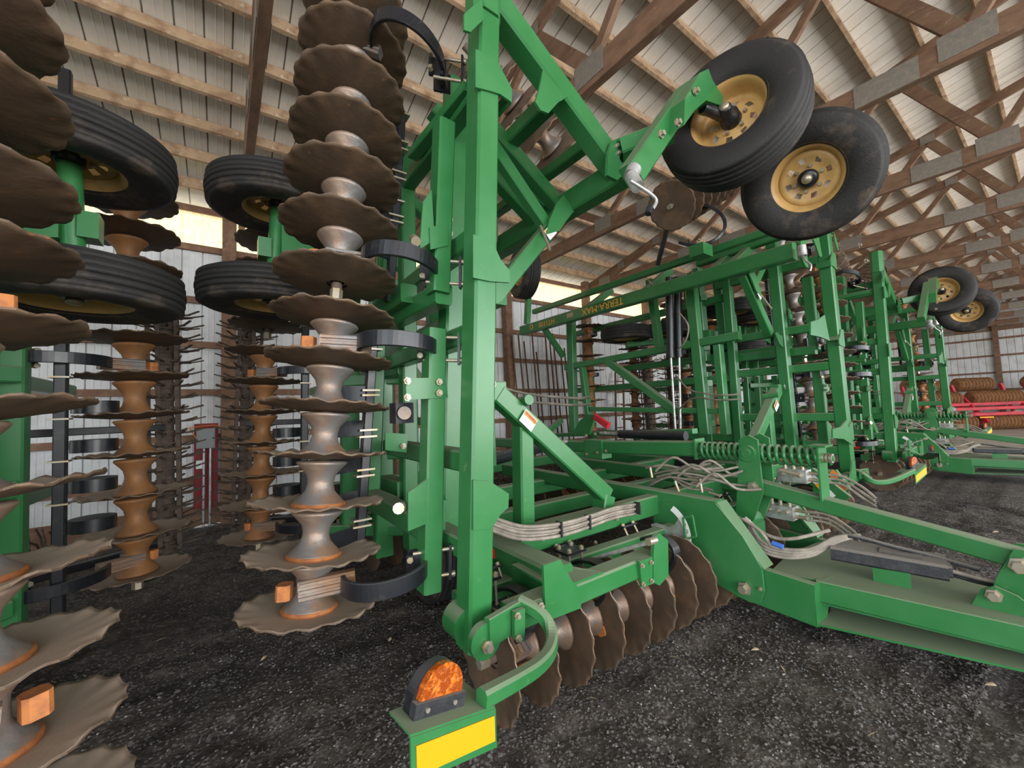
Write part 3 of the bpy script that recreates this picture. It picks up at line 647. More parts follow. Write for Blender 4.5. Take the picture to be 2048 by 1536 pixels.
    # curved tube carrying it
    s0 = ony(1052, 1212, 1.36); path = [s0+V((0, .05, .0)), ony(1075, 1222, 1.34), ony(1097, 1246, 1.30), ony(1107, 1277, 1.25), ony(1098, 1310, 1.18), ony(1072, 1337, 1.12), ony(1030, 1362, 1.07), ony(985, 1386, 1.04), ony(955, 1402, 1.03)]
    PP = []
    for i in range(len(path)-1):
        for k in range(4): PP.append(path[i].lerp(path[i+1], k/4))
    for _ in range(3): PP = [PP[0]]+[(PP[i-1]+PP[i]*2+PP[i+1])/4 for i in range(1, len(PP)-1)]+[PP[-1]]
    MB().sweep(PP, .045, .05, (0, 0, 1), .2).build('bracket_tube', GREEN, r)
    # foot hinge
    MB().bar(ony(969, 1262, 1.38)+V((0, -.02, 0)), ony(1040, 1226, 1.40), .03, .11, V((0, 1, 0)), .1).build('hinge_link', GREEN, r)
    l_ = ony(969, 1270, 1.37); b = MB(); b.cyl(l_+V((0, -.012, -.02)), l_+V((0, .02, -.02)), .066, 24); b.build('hinge_lug', GREEN, r)
    l2 = ony(928, 1243, 1.55); MB().cyl(l2+V((0, -.05, 0)), l2+V((0, .06, 0)), .072, 24).build('hinge_lug', GREEN, r)
    bolt(r, l_+V((0, -.014, -.035)), (0, -1, 0), 1.3)
    for pts in ([(1026, 1222), (1047, 1215), (1047, 1262), (1044, 1282), (1027, 1277)], [(1068, 1208), (1082, 1200), (1088, 1232), (1074, 1236)]):
        gpl(r, pts, 1.355, .02, 'clamp_plate')
    for p in ((1034, 1231), (1081, 1211), (1036, 1276)): bolt(r, ony(p[0], p[1], 1.342), (0, -1, 0), .8)
    # ground gang of the centre section, outer pieces of the front row
    k0, k1 = V((1.06, 1.70, .265)), V((3.02, 1.64, .265)); gang(r, k0, k1, 10, SPM, flip=-1, nuts=(True, False), flange=False)
    for x in (1.18, 1.72, 2.35, 2.85): cspring(r, V((x, 1.68, .27)), V((x, 1.82, .50)), (0, -1, -.25), (1, 0, 0), B=.24, s=1.0, arm=.03)
    k0, k1 = V((1.1, 3.9, .265)), V((3.1, 3.98, .265)); gang(r, k0, k1, 10, SPR, flip=1, flange=False)
    rr_ = MB().cyl((1.0, 5.9, .26), (3.2, 5.9, .26), .05, 8).build('finishing_roller', TINE, r)
    for i in range(22): put('star_ring', tmm, rr_, Matrix.Translation(V((1.05+.1*i, 5.9, .27))-ROOT[0]) @ Matrix.Rotation(math.pi/2, 4, 'Y') @ Matrix.Rotation(i*.37, 4, 'Z'))
    # centre section, this half
    tube(r, (.98, 1.45, .575), (ony(1300, 1112, 1.45).x, 1.45, .575), .11, .10, (0, 1, 0))
    gpl(r, [(1085, 1130), (1119, 1118), (1140, 1158), (1161, 1180), (1160, 1215), (1090, 1242)], 1.385, .014)
    z0 = .64
    MB().plate([V((1.22, 1.40, z0-.01)), V((1.52, 1.40, z0-.01)), V((1.42, 1.56, z0)), V((1.40, 1.75, z0)), V((1.22, 1.75, z0))], .012, (0, 0, 1)).build('gusset_plate', GREEN, r)
    tube(r, (1.34, 1.50, .60), (1.36, 5.6, .60), .15, .16)
    b = MB(); b.box((0, 0, 0), .13, .055, .004); put('red_reflector', b.mesh('red_reflector', REDR, ZERO), r, frame(ony(990, 1108, 1.98)-ROOT[0]+V((0, 0, 0)), (-1, -.2, 0), (0, -1, 0)))
    tube(r, (1.42, 1.98, .66), (3.28, 1.98, .66), .10, .15, (0, 1, 0)); tube(r, (.95, 1.86, .50), (3.28, 1.80, .50), .085, .09, (0, 1, 0), 'gang_tube')
    tube(r, (1.0, 3.35, .62), (3.28, 3.35, .62), .12, .14, (0, 1, 0)); tube(r, (1.0, 4.9, .62), (3.28, 4.9, .62), .12, .14, (0, 1, 0)); tube(r, (1.0, 3.75, .52), (3.28, 3.82, .52), .085, .09, (0, 1, 0), 'gang_tube'); tube(r, (1.0, 2.65, .60), (3.28, 2.65, .60), .11, .12, (0, 1, 0))
    for px, py, y in ((1140, 1100, 1.82), (965, 1155, 1.82)):
        p = ony(px, py, y); k = MB(); k.box(p, .15, .12, .014); k.box(p+V((0, 0, -.14)), .14, .12, .014); k.build('clamp', BLACK, r); k = MB()
        for sx in (-.05, .05):
            for sy in (-.045, .045): k.cyl(p+V((sx, sy, -.18)), p+V((sx, sy, .03)), .008, 7); k.cyl(p+V((sx, sy, .005)), p+V((sx, sy, .025)), .016, 6)
        k.build('u_bolt', CHROME, r)
    for px, py in ((1085, 1078), (1132, 1062), (1180, 1045), (1233, 1038), (1160, 1100), (1190, 1085)): bolt(r, ony(px, py, 1.925), (0, -1, 0), .7)
    N0, N1 = onx(1010, 938, 2.80), onx(1440, 1018, 2.80); tube(r, N0, N1, .09, .13)
    # tongue side: big bolted side plate and rail
    pl = [onx(px, py, 2.76) for px, py in ((1308, 1018), (1328, 1003), (1432, 1006), (1486, 1072), (1524, 1135), (1529, 1182), (1522, 1205), (1500, 1203), (1440, 1170), (1385, 1135), (1345, 1078), (1310, 1050))]
    sp_ = MB().plate(pl, .022, (1, 0, 0)).build('tongue_plate', GREEN, r)
    a_, b_ = onx(1432, 1006, 2.76), onx(1527, 1140, 2.76); 
    MB().plate([a_, b_, b_+V((.13, 0, 0)), a_+V((.13, 0, 0))], .014).build('tongue_plate', GREEN, r)
    bolt(r, onx(1490, 1176, 2.745), (-1, 0, 0), 2.2); bolt(r, onx(1521, 1178, 2.745), (-1, 0, 0), .7)
    q0, q1 = onx(1500, 1160, 2.82), onx(1640, 1212, 2.82)
    q0 = V((2.82, q0.y+.25, .27)); q1 = V((2.84, .96, .235)); tube(r, q0, q1, .05, .245)
    MB().plate([(2.82, .962, .358), (2.82, .962, .112), (2.95, .955, .112), (3.02, .93, .358)], .012).build('tongue_plate', GREEN, r)
    tube(r, (2.90, .97, .30), (3.16, -.35, .29), .045, .12, name='tongue_rail')
    MB().plate([(2.90, .96, .225), (3.16, -.35, .225), (3.28, -.35, .225), (3.28, 1.15, .225)], .01, (0, 0, 1)).build('tongue_deck', GREEN, r)
    MB().plate([(2.83, .96, .125), (3.14, -.35, .18), (3.28, -.35, .18), (3.28, .96, .125)], .012, (0, 0, 1)).build('tongue_deck', GREEN, r)
    MB().plate([(2.84, 1.20, .345), (2.9, .97, .352), (3.16, -.35, .352), (3.28, -.35, .352), (3.28, 1.25, .345)], .01, (0, 0, 1)).build('tongue_deck', GREEN, r)
    # transport wheels under the centre
    tirewheel(r, (1.34, 3.0, .385), (-1, 0, 0), .98, 'transport_wheel'); tirewheel(r, (1.02, 4.3, .385), (-1, 0, 0), .98, 'transport_wheel')
    # deep frame of the wing, seen best on the far side
    def mx(p): return V((2*XC-p.x, p.y, p.z))
    x5 = 5.0
    for a_, b_, ww in (((1132, 735), (1480, 671), .10), ((1215, 722), (1352, 822), .11), ((1182, 818), (1440, 822), .07)):
        tube(r, mx(onx(a_[0], a_[1], x5)), mx(onx(b_[0], b_[1], x5)), ww, ww)
    for a_, b_, ww in (((1380, 548), (1412, 868), .13), ((1300, 560), (1319, 695), .10), ((1436, 690), (1452, 868), .09), ((1142, 640), (1148, 870), .15), ((1165, 735), (1180, 850), .09)):
        tube(r, mx(onx(a_[0], a_[1], x5)), mx(onx(b_[0], b_[1], x5)), .11, ww)
    for dx in (-.056, .056):
        a_, b_ = mx(onx(1346, 555, 4.9)), mx(onx(1350, 712, 4.9)); a_ += V((-.811*dx, -.584*dx, 0)); b_ += V((-.811*dx, -.584*dx, 0))
        c_ = MB().cyl(a_, b_, .052, 16).build('hydraulic_cylinder', BLACK, r); MB().cyl(b_, mx(onx(1356, 862, 4.9))+V((-.5*dx, -.35*dx, 0)), .016, 10).build('piston_rod', SILVER, c_)
        MB().cyl(b_+V((0, 0, -.02)), b_+V((0, 0, .05)), .056, 16).build('end_cap', BLACK, c_)
    MB().pipe([mx(onx(1300, 565, 4.8)), mx(onx(1320, 578, 4.7)), mx(onx(1345, 572, 4.65)), mx(onx(1368, 550, 4.7))], .012).build('hose', HOSE, r)
    MB().pipe([mx(onx(1296, 560, 4.8)), mx(onx(1325, 590, 4.7)), mx(onx(1352, 580, 4.65)), mx(onx(1372, 548, 4.7))], .012).build('hose', HOSE, r)
    MB().pipe([mx(onx(1358, 625, 4.85)), mx(onx(1376, 650, 4.8)), mx(onx(1372, 680, 4.8)), mx(onx(1356, 700, 4.9))], .010).build('hose', HOSE, r)
    MB().pipe([mx(onx(1352, 750, 4.9)), mx(onx(1380, 780, 4.6)), mx(onx(1440, 790, 4.4)), mx(onx(1480, 788, 4.4))], .010).build('hose', HOSE, r)
    MB().pipe([mx(onx(1357, 820, 4.9)), mx(onx(1385, 797, 4.6)), mx(onx(1440, 800, 4.4)), mx(onx(1480, 798, 4.4))], .010).build('hose', HOSE, r)
    # folding arm and small cylinder near the rear
    tube(r, (1.9, 5.4, 2.85), (1.56, 5.3, 2.35), .09, .09, (0, 1, 0)); tube(r, (1.55, 5.45, 1.2), (2.4, 5.4, .75), .09, .09, (0, 1, 0))
wing()
# ---- mirror the wing half to the other side
def mirror():
    cm = child_map(); S = Matrix.Diagonal((-1, 1, 1, 1))
    for o in list(cm.get(HR.name, [])):
        if o.name.split('.')[0] in ('gauge_wheel', 'wheel_axle', 'wheel_fork', 'jack', 'crank', 'crank_handle') or (o.name.startswith('wheel_arm') and o.get('front')): continue
        copy_tree(o, HR, S, cm)
mirror()
# folded tip gangs (the two sides do not fold to the same height)
r = HR
def tipgang(a, d, n, yb):
    a = V(a); d = V(d).normalized(); b_ = a+d*.215*(n-1); gang(r, a, b_, n, nuts=(True, False), flip=-1, flange=False)
    if yb: tube(r, a+V((.02, yb, -.46))-d*.1, b_+V((.02, yb, -.46))+d*.15, .09, .09, (0, 1, 0), 'gang_tube')
tipgang((4.02, 2.42, 3.62), (.86, 0, .5), 7, 0)
tipgang((2.16, 2.30, 3.52), (-.86, 0, .5), 5, .1)
def dep(px, py, Z): return ray(px, py)*Z+V((0, 0, H))
vd = ray(1420, 440).normalized(); cspring(r, dep(1372, 408, 4.7), dep(1400, 488, 4.55), RW @ V((1, -.15, 0)), vd, B=.30, arm=.03, s=1.7)
MB().box(dep(1402, 503, 4.5), .20, .16, .13).build('hanger_block', GREEN, r)
MB().cyl(dep(1343, 425, 4.7), dep(1315, 530, 5.0), .03, 8).build('scraper_bar', BLACK, r)
j = MB(); j.cyl(onx(1602, 492, 4.5), onx(1605, 512, 4.5), .04, 12); j.build('jack', SILVER, r)
MB().pipe([onx(1604, 512, 4.5), onx(1612, 522, 4.48), onx(1622, 530, 4.45), onx(1620, 542, 4.45)], .010, 7, 2).build('crank', SILVER, r)
SOLO[0] = True
wp = dep(1048, 545, 6.0); tirewheel(r, wp, (-1, .25, 0), 1.0, 'tip_wheel'); tube(r, wp+V((.1, 0, 0)), wp+V((.1, .1, -.75)), .08, .08, name='tip_wheel_arm')
for px in (1252, 1345): wp = dep(px, 668-.1*(px-1252), 6.3); tirewheel(r, wp, (0, 0, -1), 1.0, 'rear_wheel', 1, .85)
tube(r, dep(1252, 690, 6.5), dep(1350, 680, 6.5), .09, .09, name='rear_wheel_arm')
for (ax, ay), (bx, by), Z, n in (((1184, 862), (1175, 655), 7.3, 8), ((1274, 868), (1266, 700), 7.6, 7)):
    a, b_ = dep(ax, ay, Z), dep(bx, by, Z); gang(r, a, b_, n, SPR, flange=False); tube(r, a+V((.3, .25, -.2)), b_+V((.3, .25, .1)), .09, .09, name='gang_tube')
    for t_ in (.1, .55, .95): q = a.lerp(b_, t_); cspring(r, q, q+V((.3, .2, 0)), (-.3, -1, 0), (0, 0, 1), B=.12, s=.9)
SOLO[0] = False
for pts in ([(1620, 644), (1634, 640), (1648, 630), (1658, 682), (1640, 674), (1620, 670)], [(1664, 858), (1680, 854), (1692, 840), (1704, 890), (1686, 878), (1664, 876)]): gpl(r, pts, 1.44, .014)
# ---- centre line parts
C0, C1 = onx(1005, 872, XC), onx(1398, 897, XC)
tube(r, onx(1180, 893, XC), C1, .11, .13); tube(r, (XC, 5.6, .95), onx(1186, 893, XC), .14, .12)
e_ = MB(); e_.box(onx(1399, 897, XC)+V((0, 0, 0)), .15, .014, .17); e_.build('spring_plate', GREEN, r)
bp = onx(1195, 897, XC); k = MB(); k.box(bp, .15, .25, .19); k.build('bolted_bracket', GREEN, r)
for px, py in ((1173, 871), (1191, 868), (1210, 865), (1174, 908), (1195, 905), (1212, 902)): bolt(r, onx(px, py, XC-.075), (-1, 0, 0), .9)
def coil(a, b, R_, rw, turns, name='coil_spring'):
    a, b = V(a), V(b); d = (b-a); L_ = d.length; d.normalize(); u = d.orthogonal().normalized(); t = d.cross(u); pts = []; n = turns*14
    for i in range(n+1): th = 2*math.pi*i/14; pts.append(a+d*L_*i/n+(u*math.cos(th)+t*math.sin(th))*R_)
    return MB().pipe(pts, rw, 7, 1).build(name, GREEN, r)
S0, S1, S2 = onx(1402, 900, XC), onx(1492, 905, XC), onx(1640, 915, XC)
coil(S0, S1+V((0, .05, 0)), .062, .014, 7); coil(S1+V((0, -.05, 0)), S2, .062, .014, 9)
MB().cyl(S0+V((0, .2, 0)), onx(1668, 917, XC), .02, 12).build('spring_rod', GREEN, r)
MB().box(S2+V((0, -.01, -.10)), .15, .012, .36).build('spring_plate', GREEN, r); MB().box(S2+V((0, -.005, .08)), .15, .10, .012).build('spring_plate', GREEN, r)
k = MB()
for q in range(3): k.cyl(S2.lerp(onx(1668, 917, XC), .15+.28*q), S2.lerp(onx(1668, 917, XC), .37+.28*q), .034, 6)
k.build('nut', CHROME, r)
for dx in (-.095, .095):
    x = XC+dx; P = [onx(px, py, x) if dx < 0 else None for px, py in ((1478, 880), (1497, 870), (1516, 880), (1520, 920), (1527, 985), (1508, 1040), (1496, 1052), (1472, 1052), (1474, 1000), (1478, 940))]
    if dx < 0: PR = P
    else: P = [p+V((.19, 0, 0)) for p in PR]
    MB().plate(P, .018, (1, 0, 0)).build('rocker_plate', GREEN, r)
cc = onx(1495, 906, XC-.11); MB().cyl(cc+V((-.02, 0, 0)), cc+V((.24, 0, 0)), .058, 20).build('rocker_boss', GREEN, r); MB().cyl(cc+V((-.035, 0, 0)), cc, .032, 16).build('rocker_pin', GREEN, r)
bolt(r, onx(1507, 973, XC-.105), (-1, 0, 0), 2.0)
lg = onx(1488, 1040, XC-.10); MB().cyl(lg, lg+V((.2, 0, -.01)), .055, 18).build('rocker_boss', GREEN, r); bolt(r, lg+V((-.01, .03, .0)), (-1, 0, 0), 1.5)
MB().box(lg+V((.1, .02, -.16)), .2, .16, .26).build('rocker_mount', GREEN, r)
L0, L1 = onx(1512, 970, XC), onx(2040, 1122, XC); L1 = V((XC, .20, .60)); tube(r, L0, L1, .09, .10, name='leveling_link')
bolt(r, V((XC-.075, .205, .585)), (-1, 0, 0), 2.2)
for dx in (-.065, .065): MB().plate([(XC+dx, .33, .36), (XC+dx, .28, .52), (XC+dx, .22, .66), (XC+dx, .05, .66), (XC+dx, -.25, .36)], .02, (1, 0, 0)).build('hitch_lug', GREEN, r)
lu = MB().plate([(XC-.13, .38, .34), (XC-.13, .34, .44), (XC-.13, .29, .475), (XC-.13, .22, .45), (XC-.13, .10, .34)], .018, (1, 0, 0)).build('hitch_lug', GREEN, r); bolt(r, V((XC-.14, .295, .43)), (-1, 0, 0), 1.7)
MB().box((XC, -.5, .28), .22, .4, .14).build('hitch', GREEN, r)
# box for the manual on the tongue
bx = MB().bar(V((3.20, .965, .475)), V((3.29, .470, .475)), .235, .085, V((1, 0, 0)), .16).build('manual_box', BLACKP, r)
MB().bar(V((3.225, .74, .52)), V((3.255, .56, .52)), .10, .005, V((1, 0, 0)), .1).build('lid_label', BLACKP, bx)
MB().bar(V((3.27, .476, .478)), V((3.275, .455, .478)), .15, .06, V((1, 0, 0)), .1).build('latch', BLACKP, bx)
MB().plate([(3.14, .76, .35), (3.16, .60, .35), (3.16, .60, .44), (3.14, .76, .44)], .012).build('box_bracket', GREEN, r)
for k_ in range(3): MB().pipe([(3.27+.03*k_, .48, .47-.02*k_), (3.28+.03*k_, .33, .455-.02*k_), (3.30, .1, .44), (3.31, -.3, .42)], .011).build('hose', HOSE if k_ == 0 else BLACKP, r)
MB().pipe([onx(1655, 1078, 3.2), onx(1700, 1072, 3.2), onx(1780, 1092, 3.25), onx(1860, 1112, 3.3), onx(1960, 1140, 3.3)], .013).build('hose', BLACKP, r)
# depth scale in front of the side plate
def arc(cx_, cy_, r_, a0, a1, n): return [(cx_+r_*math.cos(math.radians(a0+(a1-a0)*k/n)), cy_-r_*math.sin(math.radians(a0+(a1-a0)*k/n))) for k in range(n+1)]
xs = 2.35
qs = MB().plate([onx(px, py, xs+.25) for px, py in [(1303, 1048), (1312, 1046), (1345, 1056), (1356, 1040)]+arc(1290, 1085, 88, 38, -48, 14)+[(1322, 1120)]], .012, (1, 0, 0)).build('depth_quadrant', SILVER, r)
sc_ = [onx(px, py, xs+.235) for px, py in arc(1290, 1085, 93, 52, -52, 22)]
so = [onx(px, py, xs+.235) for px, py in arc(1290, 1085, 82, 52, -52, 22)]
b = MB(); n = len(sc_); b.add(sc_+so, [[i, i+1, n+i+1, n+i] for i in range(n-1)]); dec = b.build('scale_decal', WHITE, qs)
for i, s_ in enumerate('0246810'):
    t_ = .30+.09*i
    p = sc_[int(t_*(n-1))].lerp(so[int(t_*(n-1))], .5)-V((.004, 0, 0))-ROOT[0]
    text('lettering', s_, .036, DARK, frame(p, (-1, 0, 0), (0, -1, -.2)), dec)
b = MB(); fr = [onx(px, py, xs+.22) for px, py in ((1366, 1036), (1385, 1032), (1392, 1072), (1372, 1079))]
for i in range(4): b.bar(fr[i], fr[(i+1) % 4], .012, .012)
b.build('scale_window', GREEN, qs)
gpl(r, [(1276, 1122), (1305, 1112), (1305, 1166), (1282, 1174)], 1.385, .018, 'clamp_plate')
for p in ((1283, 1131), (1301, 1124), (1285, 1168), (1302, 1161)): bolt(r, ony(p[0], p[1], 1.374), (0, -1, 0), .7)
MB().plate([ony(px, py, 1.38) for px, py in ((1304, 1108), (1307, 1072), (1316, 1066), (1333, 1080), (1334, 1150), (1316, 1170), (1304, 1164))], .02).build('quadrant_post', GREEN, r)
MB().cyl(ony(1306, 1082, 1.3), ony(1170, 1122, 1.75), .011, 8).build('gauge_rod', SILVER, r); MB().cyl(ony(1296, 1084, 1.3), ony(1310, 1080, 1.3), .02, 8).build('rod_end', CHROME, r)
# hose bundles
Rh = random.Random(2)
for i in range(5):
    dz = .016*i; pts = [(962, 1040, 1.95), (990, 1052, 1.9), (1035, 1066, 1.8), (1080, 1066, 1.75), (1130, 1058, 1.75), (1180, 1043, 1.8), (1230, 1026, 1.85), (1300, 1012, 2.0), (1340, 990, 2.2)]
    MB().pipe([ony(px, py, y)+V((.004*i, .014*(i % 2), dz-.03)) for px, py, y in pts], .0105).build('hose', HOSE, r)
for px, py, y in ((1119, 1058, 1.75), (1176, 1044, 1.8), (1275, 1016, 1.9)): MB().box(ony(px, py, y), .010, .05, .085).build('cable_tie', DARK, r)
for i in range(4):
    MB().pipe([onx(1497, 1040, 3.0)+V((0, 0, -.02*i)), onx(1520, 1080, 2.98)+V((0, 0, -.02*i)), onx(1560, 1097, 3.0)+V((0, 0, -.018*i)), onx(1620, 1098, 3.05)+V((0, 0, -.014*i)), onx(1670, 1075, 3.15)+V((0, 0, -.01*i)), onx(1720, 1070, 3.25)], .012).build('hose', HOSE, r)
MB().pipe([onx(1490, 1035, 3.0), onx(1530, 1068, 3.0), onx(1580, 1078, 3.0), onx(1660, 1060, 3.1)], .012).build('hose', HOSE, r)
MB().pipe([onx(1485, 1038, 2.98), onx(1520, 1062, 2.95), onx(1542, 1092, 2.95)], .011).build('hose', HOSE, r)
MB().cyl(onx(1545, 1086, 2.94), onx(1566, 1094, 2.94), .017, 10).build('blue_tape', BLUE, r)
for i in range(12):
    x0 = Rh.uniform(1240, 1400); y0 = Rh.uniform(930, 975); X_ = Rh.uniform(2.95, 3.15)
    pts = [onx(x0, y0, X_), onx(x0+35, y0-20+Rh.uniform(-8, 14), X_), onx(x0+80, y0-5+Rh.uniform(-12, 14), X_+.05), onx(x0+130, y0+5+Rh.uniform(-20, 8), X_+.1)]
    if all(p.y > 1.2 for p in pts): MB().pipe(pts, .010).build('hose', HOSE, r)
for (px, py), (qx, qy) in (((1350, 962), (1358, 985)), ((1400, 958), (1404, 985)), ((1560, 940), (1600, 950)), ((1418, 985), (1440, 992)), ((1375, 958), (1398, 962)), ((1300, 935), (1304, 955))):
    MB().cyl(onx(px, py, 3.0), onx(qx, qy, 3.0), .012, 8).build('hose_fitting', CHROME, r)
def valve(px, py, x, name='valve_block'):
    c = onx(px, py, x); k = MB(); k.box(c, .11, .20, .10); k.build(name, SILVER, r)
    k = MB()
    for dy in (-.06, 0, .06): k.cyl(c+V((-.09, dy, .01)), c+V((.0, dy, .01)), .016, 8); k.cyl(c+V((0, dy, .04)), c+V((0, dy, .09)), .014, 8)
    for dz in (-.025, .025): k.cyl(c+V((0, -.17, dz)), c+V((0, -.08, dz)), .014, 8)
    k.build('valve_fitting', CHROME, r)
    for q in range(3): MB().pipe([c+V((0, -.16, .025-.03*q)), c+V((.02, -.30, .02-.03*q)), c+V((.0, -.42, -.04-.04*q)), c+V((-.05, -.5, -.10-.03*q))], .010).build('hose', HOSE, r)
valve(1562, 1022, 3.55); valve(1588, 950, 3.7)
# horizontal fold cylinders and the red locking handle
a_, b_ = onx(1240, 868, 3.75), onx(1372, 872, 3.75); c_ = MB().cyl(a_, b_, .048, 18).build('hydraulic_cylinder', BLACK, r); MB().cyl(a_+V((0, .3, 0)), a_, .02, 10).build('piston_rod', SILVER, c_)
a_, b_ = ony(960, 925, 2.6), ony(1082, 895, 3.0); c_ = MB().cyl(a_, b_, .05, 18).build('hydraulic_cylinder', BLACK, r); MB().cyl(b_, b_+(b_-a_)*.6, .02, 10).build('piston_rod', SILVER, c_)
MB().bar(onx(1190, 833, 3.6), onx(1217, 852, 3.6), .05, .07).build('locking_handle', REDP, r)
MB().plate([onx(px, py, 3.65) for px, py in ((1145, 870), (1160, 842), (1178, 828), (1192, 830), (1180, 868))], .03, (1, 0, 0)).build('fold_lug', GREEN, r)
for px, py, w_ in ((1010, 850, .5),): tube(r, onx(1040, 872, 3.9), onx(1390, 862, 3.9), .10, .05)
# far side steps with decals beside the tongue
st = [onx(1618, 950, 3.85), onx(1668, 990, 3.85)]
tube(r, onx(1608, 940, 3.85), onx(1690, 1003, 3.85), .03, .12, name='bracket_bar')
decal(r, onx(1632, 962, 3.83), (-1, 0, 0), onx(1645, 975, 3.83)-onx(1632, 962, 3.83), .09, .05, warn=False)
b = MB(); b.box((0, 0, 0), .07, .05, .002); put('yellow_decal', b.mesh('yellow_decal', YELLOW, ZERO), r, frame(onx(1643, 974, 3.826)-ROOT[0], (-1, 0, 0), onx(1650, 980, 3.83)-onx(1632, 962, 3.83)))
decal(r, onx(1656, 985, 3.83), (-1, 0, 0), onx(1650, 980, 3.83)-onx(1632, 962, 3.83), .09, .05, warn=False)
tube(r, onx(1660, 945, 4.1), onx(1690, 985, 4.1), .03, .11, name='bracket_bar')
decal(r, onx(1680, 978, 4.07), (-1, 0, 0), (0, -1, -.8), .07, .09, 'DANGER'); b = MB(); b.box((0, 0, 0), .06, .06, .002); put('orange_decal', b.mesh('orange_decal', ORANGE, ZERO), r, frame(onx(1668, 950, 4.07)-ROOT[0], (-1, 0, 0), (0, -1, -.8)))

# ---- the three harrows: copies stand to both sides
tag(HR, 'nearest green disc harrow, whose amber marker lamp and yellow reflector stand in the foreground', 'disc harrow', 'folded green disc harrows')
cm = child_map()
H0 = copy_tree(HR, None, None, cm); H0.location = ROOT[0]+V((-6.73, -.32, 0))
tag(H0, 'green disc harrow cut by the left edge, showing large scalloped discs and two stacked tyres', 'disc harrow')
for o in kids(H0):
    if o.name.split('.')[0] in ('wing_wheel', 'wheel_spindle') or (o.name.startswith('wheel_arm') and not o.get('front')): o.location += V((-.11, 0, -.16))
def low_disc():
    best = None
    for g in kids(H0):
        if not g.name.startswith('disc_gang') or g.matrix_basis.determinant() > 0: continue
        ds = [c for c in kids(g) if c.data == DISCM]; z = [(g.matrix_basis @ c.matrix_basis.translation).z for c in ds]
        x = (g.matrix_basis @ ds[0].matrix_basis.translation)
        if max(z)-min(z) > 1 and min(z) < .9 and x.y < 1: best = (g, ds)
    g, ds = best; ds.sort(key=lambda c: c.matrix_basis.translation.z); p, q = ds[0].matrix_basis.translation, ds[1].matrix_basis.translation
    c = put('disc', DISCM, g, ds[0].matrix_basis.copy()); c.location = p*2-q; d = (q-p)
    sp = put('spool', SPM, g, frame(p*2-q+d.normalized()*.006, d) @ Matrix.Diagonal((1, 1, (d.length-.012)/.205, 1))); put('flange', RIMEDGE, g, frame(p*2-q+d.normalized()*.009, d))
low_disc()
H2 = copy_tree(HR, None, None, cm); H2.location = ROOT[0]+V((7.05, .06, 0))
def swap(o):
    for c in c2.get(o.name, []):
        if c.data == SPM: c.data = SPR
        swap(c)
c2 = child_map(); swap(H2)
tag(H2, 'farthest green disc harrow, standing beside the red ring rollers', 'disc harrow')
# lettering on the tip tube of the nearest harrow (only this face shows it)
xt = 2*XC-ony(1240, 352, 1.55).x-.062
def tl(s, px, py, size):
    p = onx(px, py, xt)-ROOT[0]; text('lettering', s, size, GOLD, frame(p-V((.002, 0, 0)), (-1, 0, 0), (0, 1, 0)), HR)
tz = ony(1240, 352, 1.55).z+.01
def tly(s, y, size): text('lettering', s, size, GOLD, frame(V((xt-.002, y, tz))-ROOT[0], (-1, 0, 0), (0, 1, 0)), HR)
def ypx(px):
    best = None
    for k in range(1200):
        y = 1.5+.005*k; c = RW.transposed() @ (V((xt, y, tz))-V((0, 0, H))); v = abs(CX+F*c.x/c.z-px)
        if best is None or v < best[0]: best = (v, y)
    return best[1]
tly('TERRA-MAX', ypx(1203), .145); tly('HT1100', ypx(1093), .125)
b = MB(); b.lathe([(.030, -.001), (.046, -.001), (.046, .001), (.030, .001)], 16); put('round_emblem', b.mesh('round_emblem', GOLD, ZERO), HR, frame(V((xt-.002, ypx(1063), tz))-ROOT[0], (-1, 0, 0), (0, 1, 0)))
b = MB(); b.box((0, 0, 0), .14, .07, .002); put('pale_decal', b.mesh('pale_decal', STRAW, ZERO), HR, frame(V((xt-.002, ypx(1140), tz+.01))-ROOT[0], (-1, 0, 0), (0, 1, 0)))
ROOT[0] = ZERO

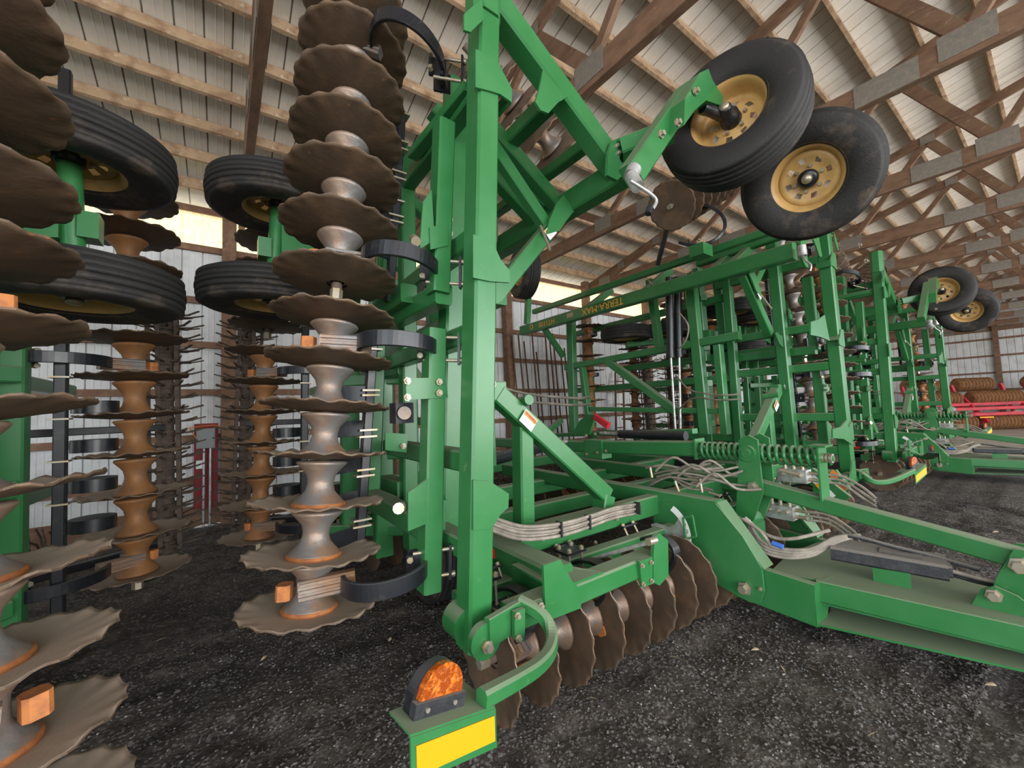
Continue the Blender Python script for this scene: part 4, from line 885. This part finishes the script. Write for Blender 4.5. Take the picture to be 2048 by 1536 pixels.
# ================================================================ red ring rollers by the far wall
def ring_roller(loc, rot, label):
    ROOT[0] = V(loc); e = empty('ring_roller', ROOT[0]); L0 = V(loc)
    def rr(x0, x1, y, z, R_):
        n = int((x1-x0)/.13); pr = []
        for i in range(n): a = x0+i*.13; pr += [(R_*.62, a), (R_, a+.055), (R_, a+.075), (R_*.62, a+.13)]
        o = MB().lathe([(0, x0)]+pr+[(0, x1)], 26, Matrix.Translation(L0+V((0, y, z))) @ Matrix.Rotation(math.pi/2, 4, 'Y'), smooth=False).build('ring_set', RINGR, e); return o
    rr(-1.9, -.1, 0, .30, .30); rr(.1, 1.9, 0, .30, .30); rr(-2.1, -.2, .35, 1.18, .27); rr(.2, 2.1, .35, 1.18, .27); rr(-1.7, -.3, .9, 1.72, .26); rr(.3, 1.7, .9, 1.72, .26)
    for z, y in ((.80, -.3), (.95, .2), (.60, -.40)): MB().bar(L0+V((-2, y, z)), L0+V((2, y, z)), .12, .12, V((0, 0, 1))).build('frame_beam', REDP, e)
    for x in (-1.9, 0, 1.9):
        MB().bar(L0+V((x, -.35, .3)), L0+V((x, .5, 1.3)), .09, .12, V((1, 0, 0))).build('frame_arm', REDP, e); MB().bar(L0+V((x, .4, .5)), L0+V((x, .8, 1.7)), .09, .12, V((1, 0, 0))).build('frame_arm', REDP, e)
        MB().bar(L0+V((x, -.3, .55)), L0+V((x, -.1, .08)), .08, .08, V((1, 0, 0))).build('frame_foot', REDP, e)
    MB().bar(L0+V((-.2, -.2, .62)), L0+V((-1.9, -1.2, .55)), .12, .12, V((0, 0, 1))).build('drawbar', REDP, e)
    for x in (-1.1, 1.1): MB().box(L0+V((x, -.33, .62)), .35, .01, .09).build('white_reflector', WHITE, e)
    MB().cyl(L0+V((-1.7, -.35, .80)), L0+V((-1.2, -.35, .80)), .10, 16).build('tank', GREYB, e)
    MB().box(L0+V((.0, -.32, .48)), .5, .012, .05).build('yellow_decal', YELLOW, e)
    tag(e, label, 'roller'); e.rotation_euler.z = rot; ROOT[0] = ZERO
ring_roller((22.8, 2.1, 0.02), math.radians(-37), 'red folding roller with rusty rings, half hidden behind the last green harrow post')
ring_roller((26.5, -.75, 0.02), math.radians(-37), 'red folding roller with rusty rings, the one standing out on the bare concrete')

# ---- things leaning along the back wall
def ladder():
    a, b_ = onz(1212, 835, .3), None; x0 = 7.9; e = empty('ladder', V((x0, 6.7, 0)))
    for dx in (0, .32): MB().bar((dx, -.05, .05), (dx+.55, .30, 2.3), .05, .03, V((1, 0, 0))).build('rail', RUST, e, ZERO)
    for i in range(7):
        t_ = (i+.7)/7.5; MB().bar((.55*t_, -.05+.35*t_, .05+2.25*t_), (.32+.55*t_, -.05+.35*t_, .05+2.25*t_), .025, .025, V((0, 0, 1))).build('rung', RUST, e, ZERO)
    tag(e, 'dark rusty ladder leaning on the white back wall between harrow frames', 'ladder')
ladder()
Rb = random.Random(9)
for i in range(11):
    x = 4.9+.17*i+Rb.uniform(-.03, .03); b = MB(); b.bar((x, 6.7, 0), (x+Rb.uniform(-.07, .07), 6.9, 2.9+Rb.uniform(-.3, .5)), .03, .025)
    tag(b.build('steel_rod', RUST, None, ZERO), 'thin rusty steel rod leaning upright on the white back wall', 'rod', 'rusty rods leaning on the back wall')
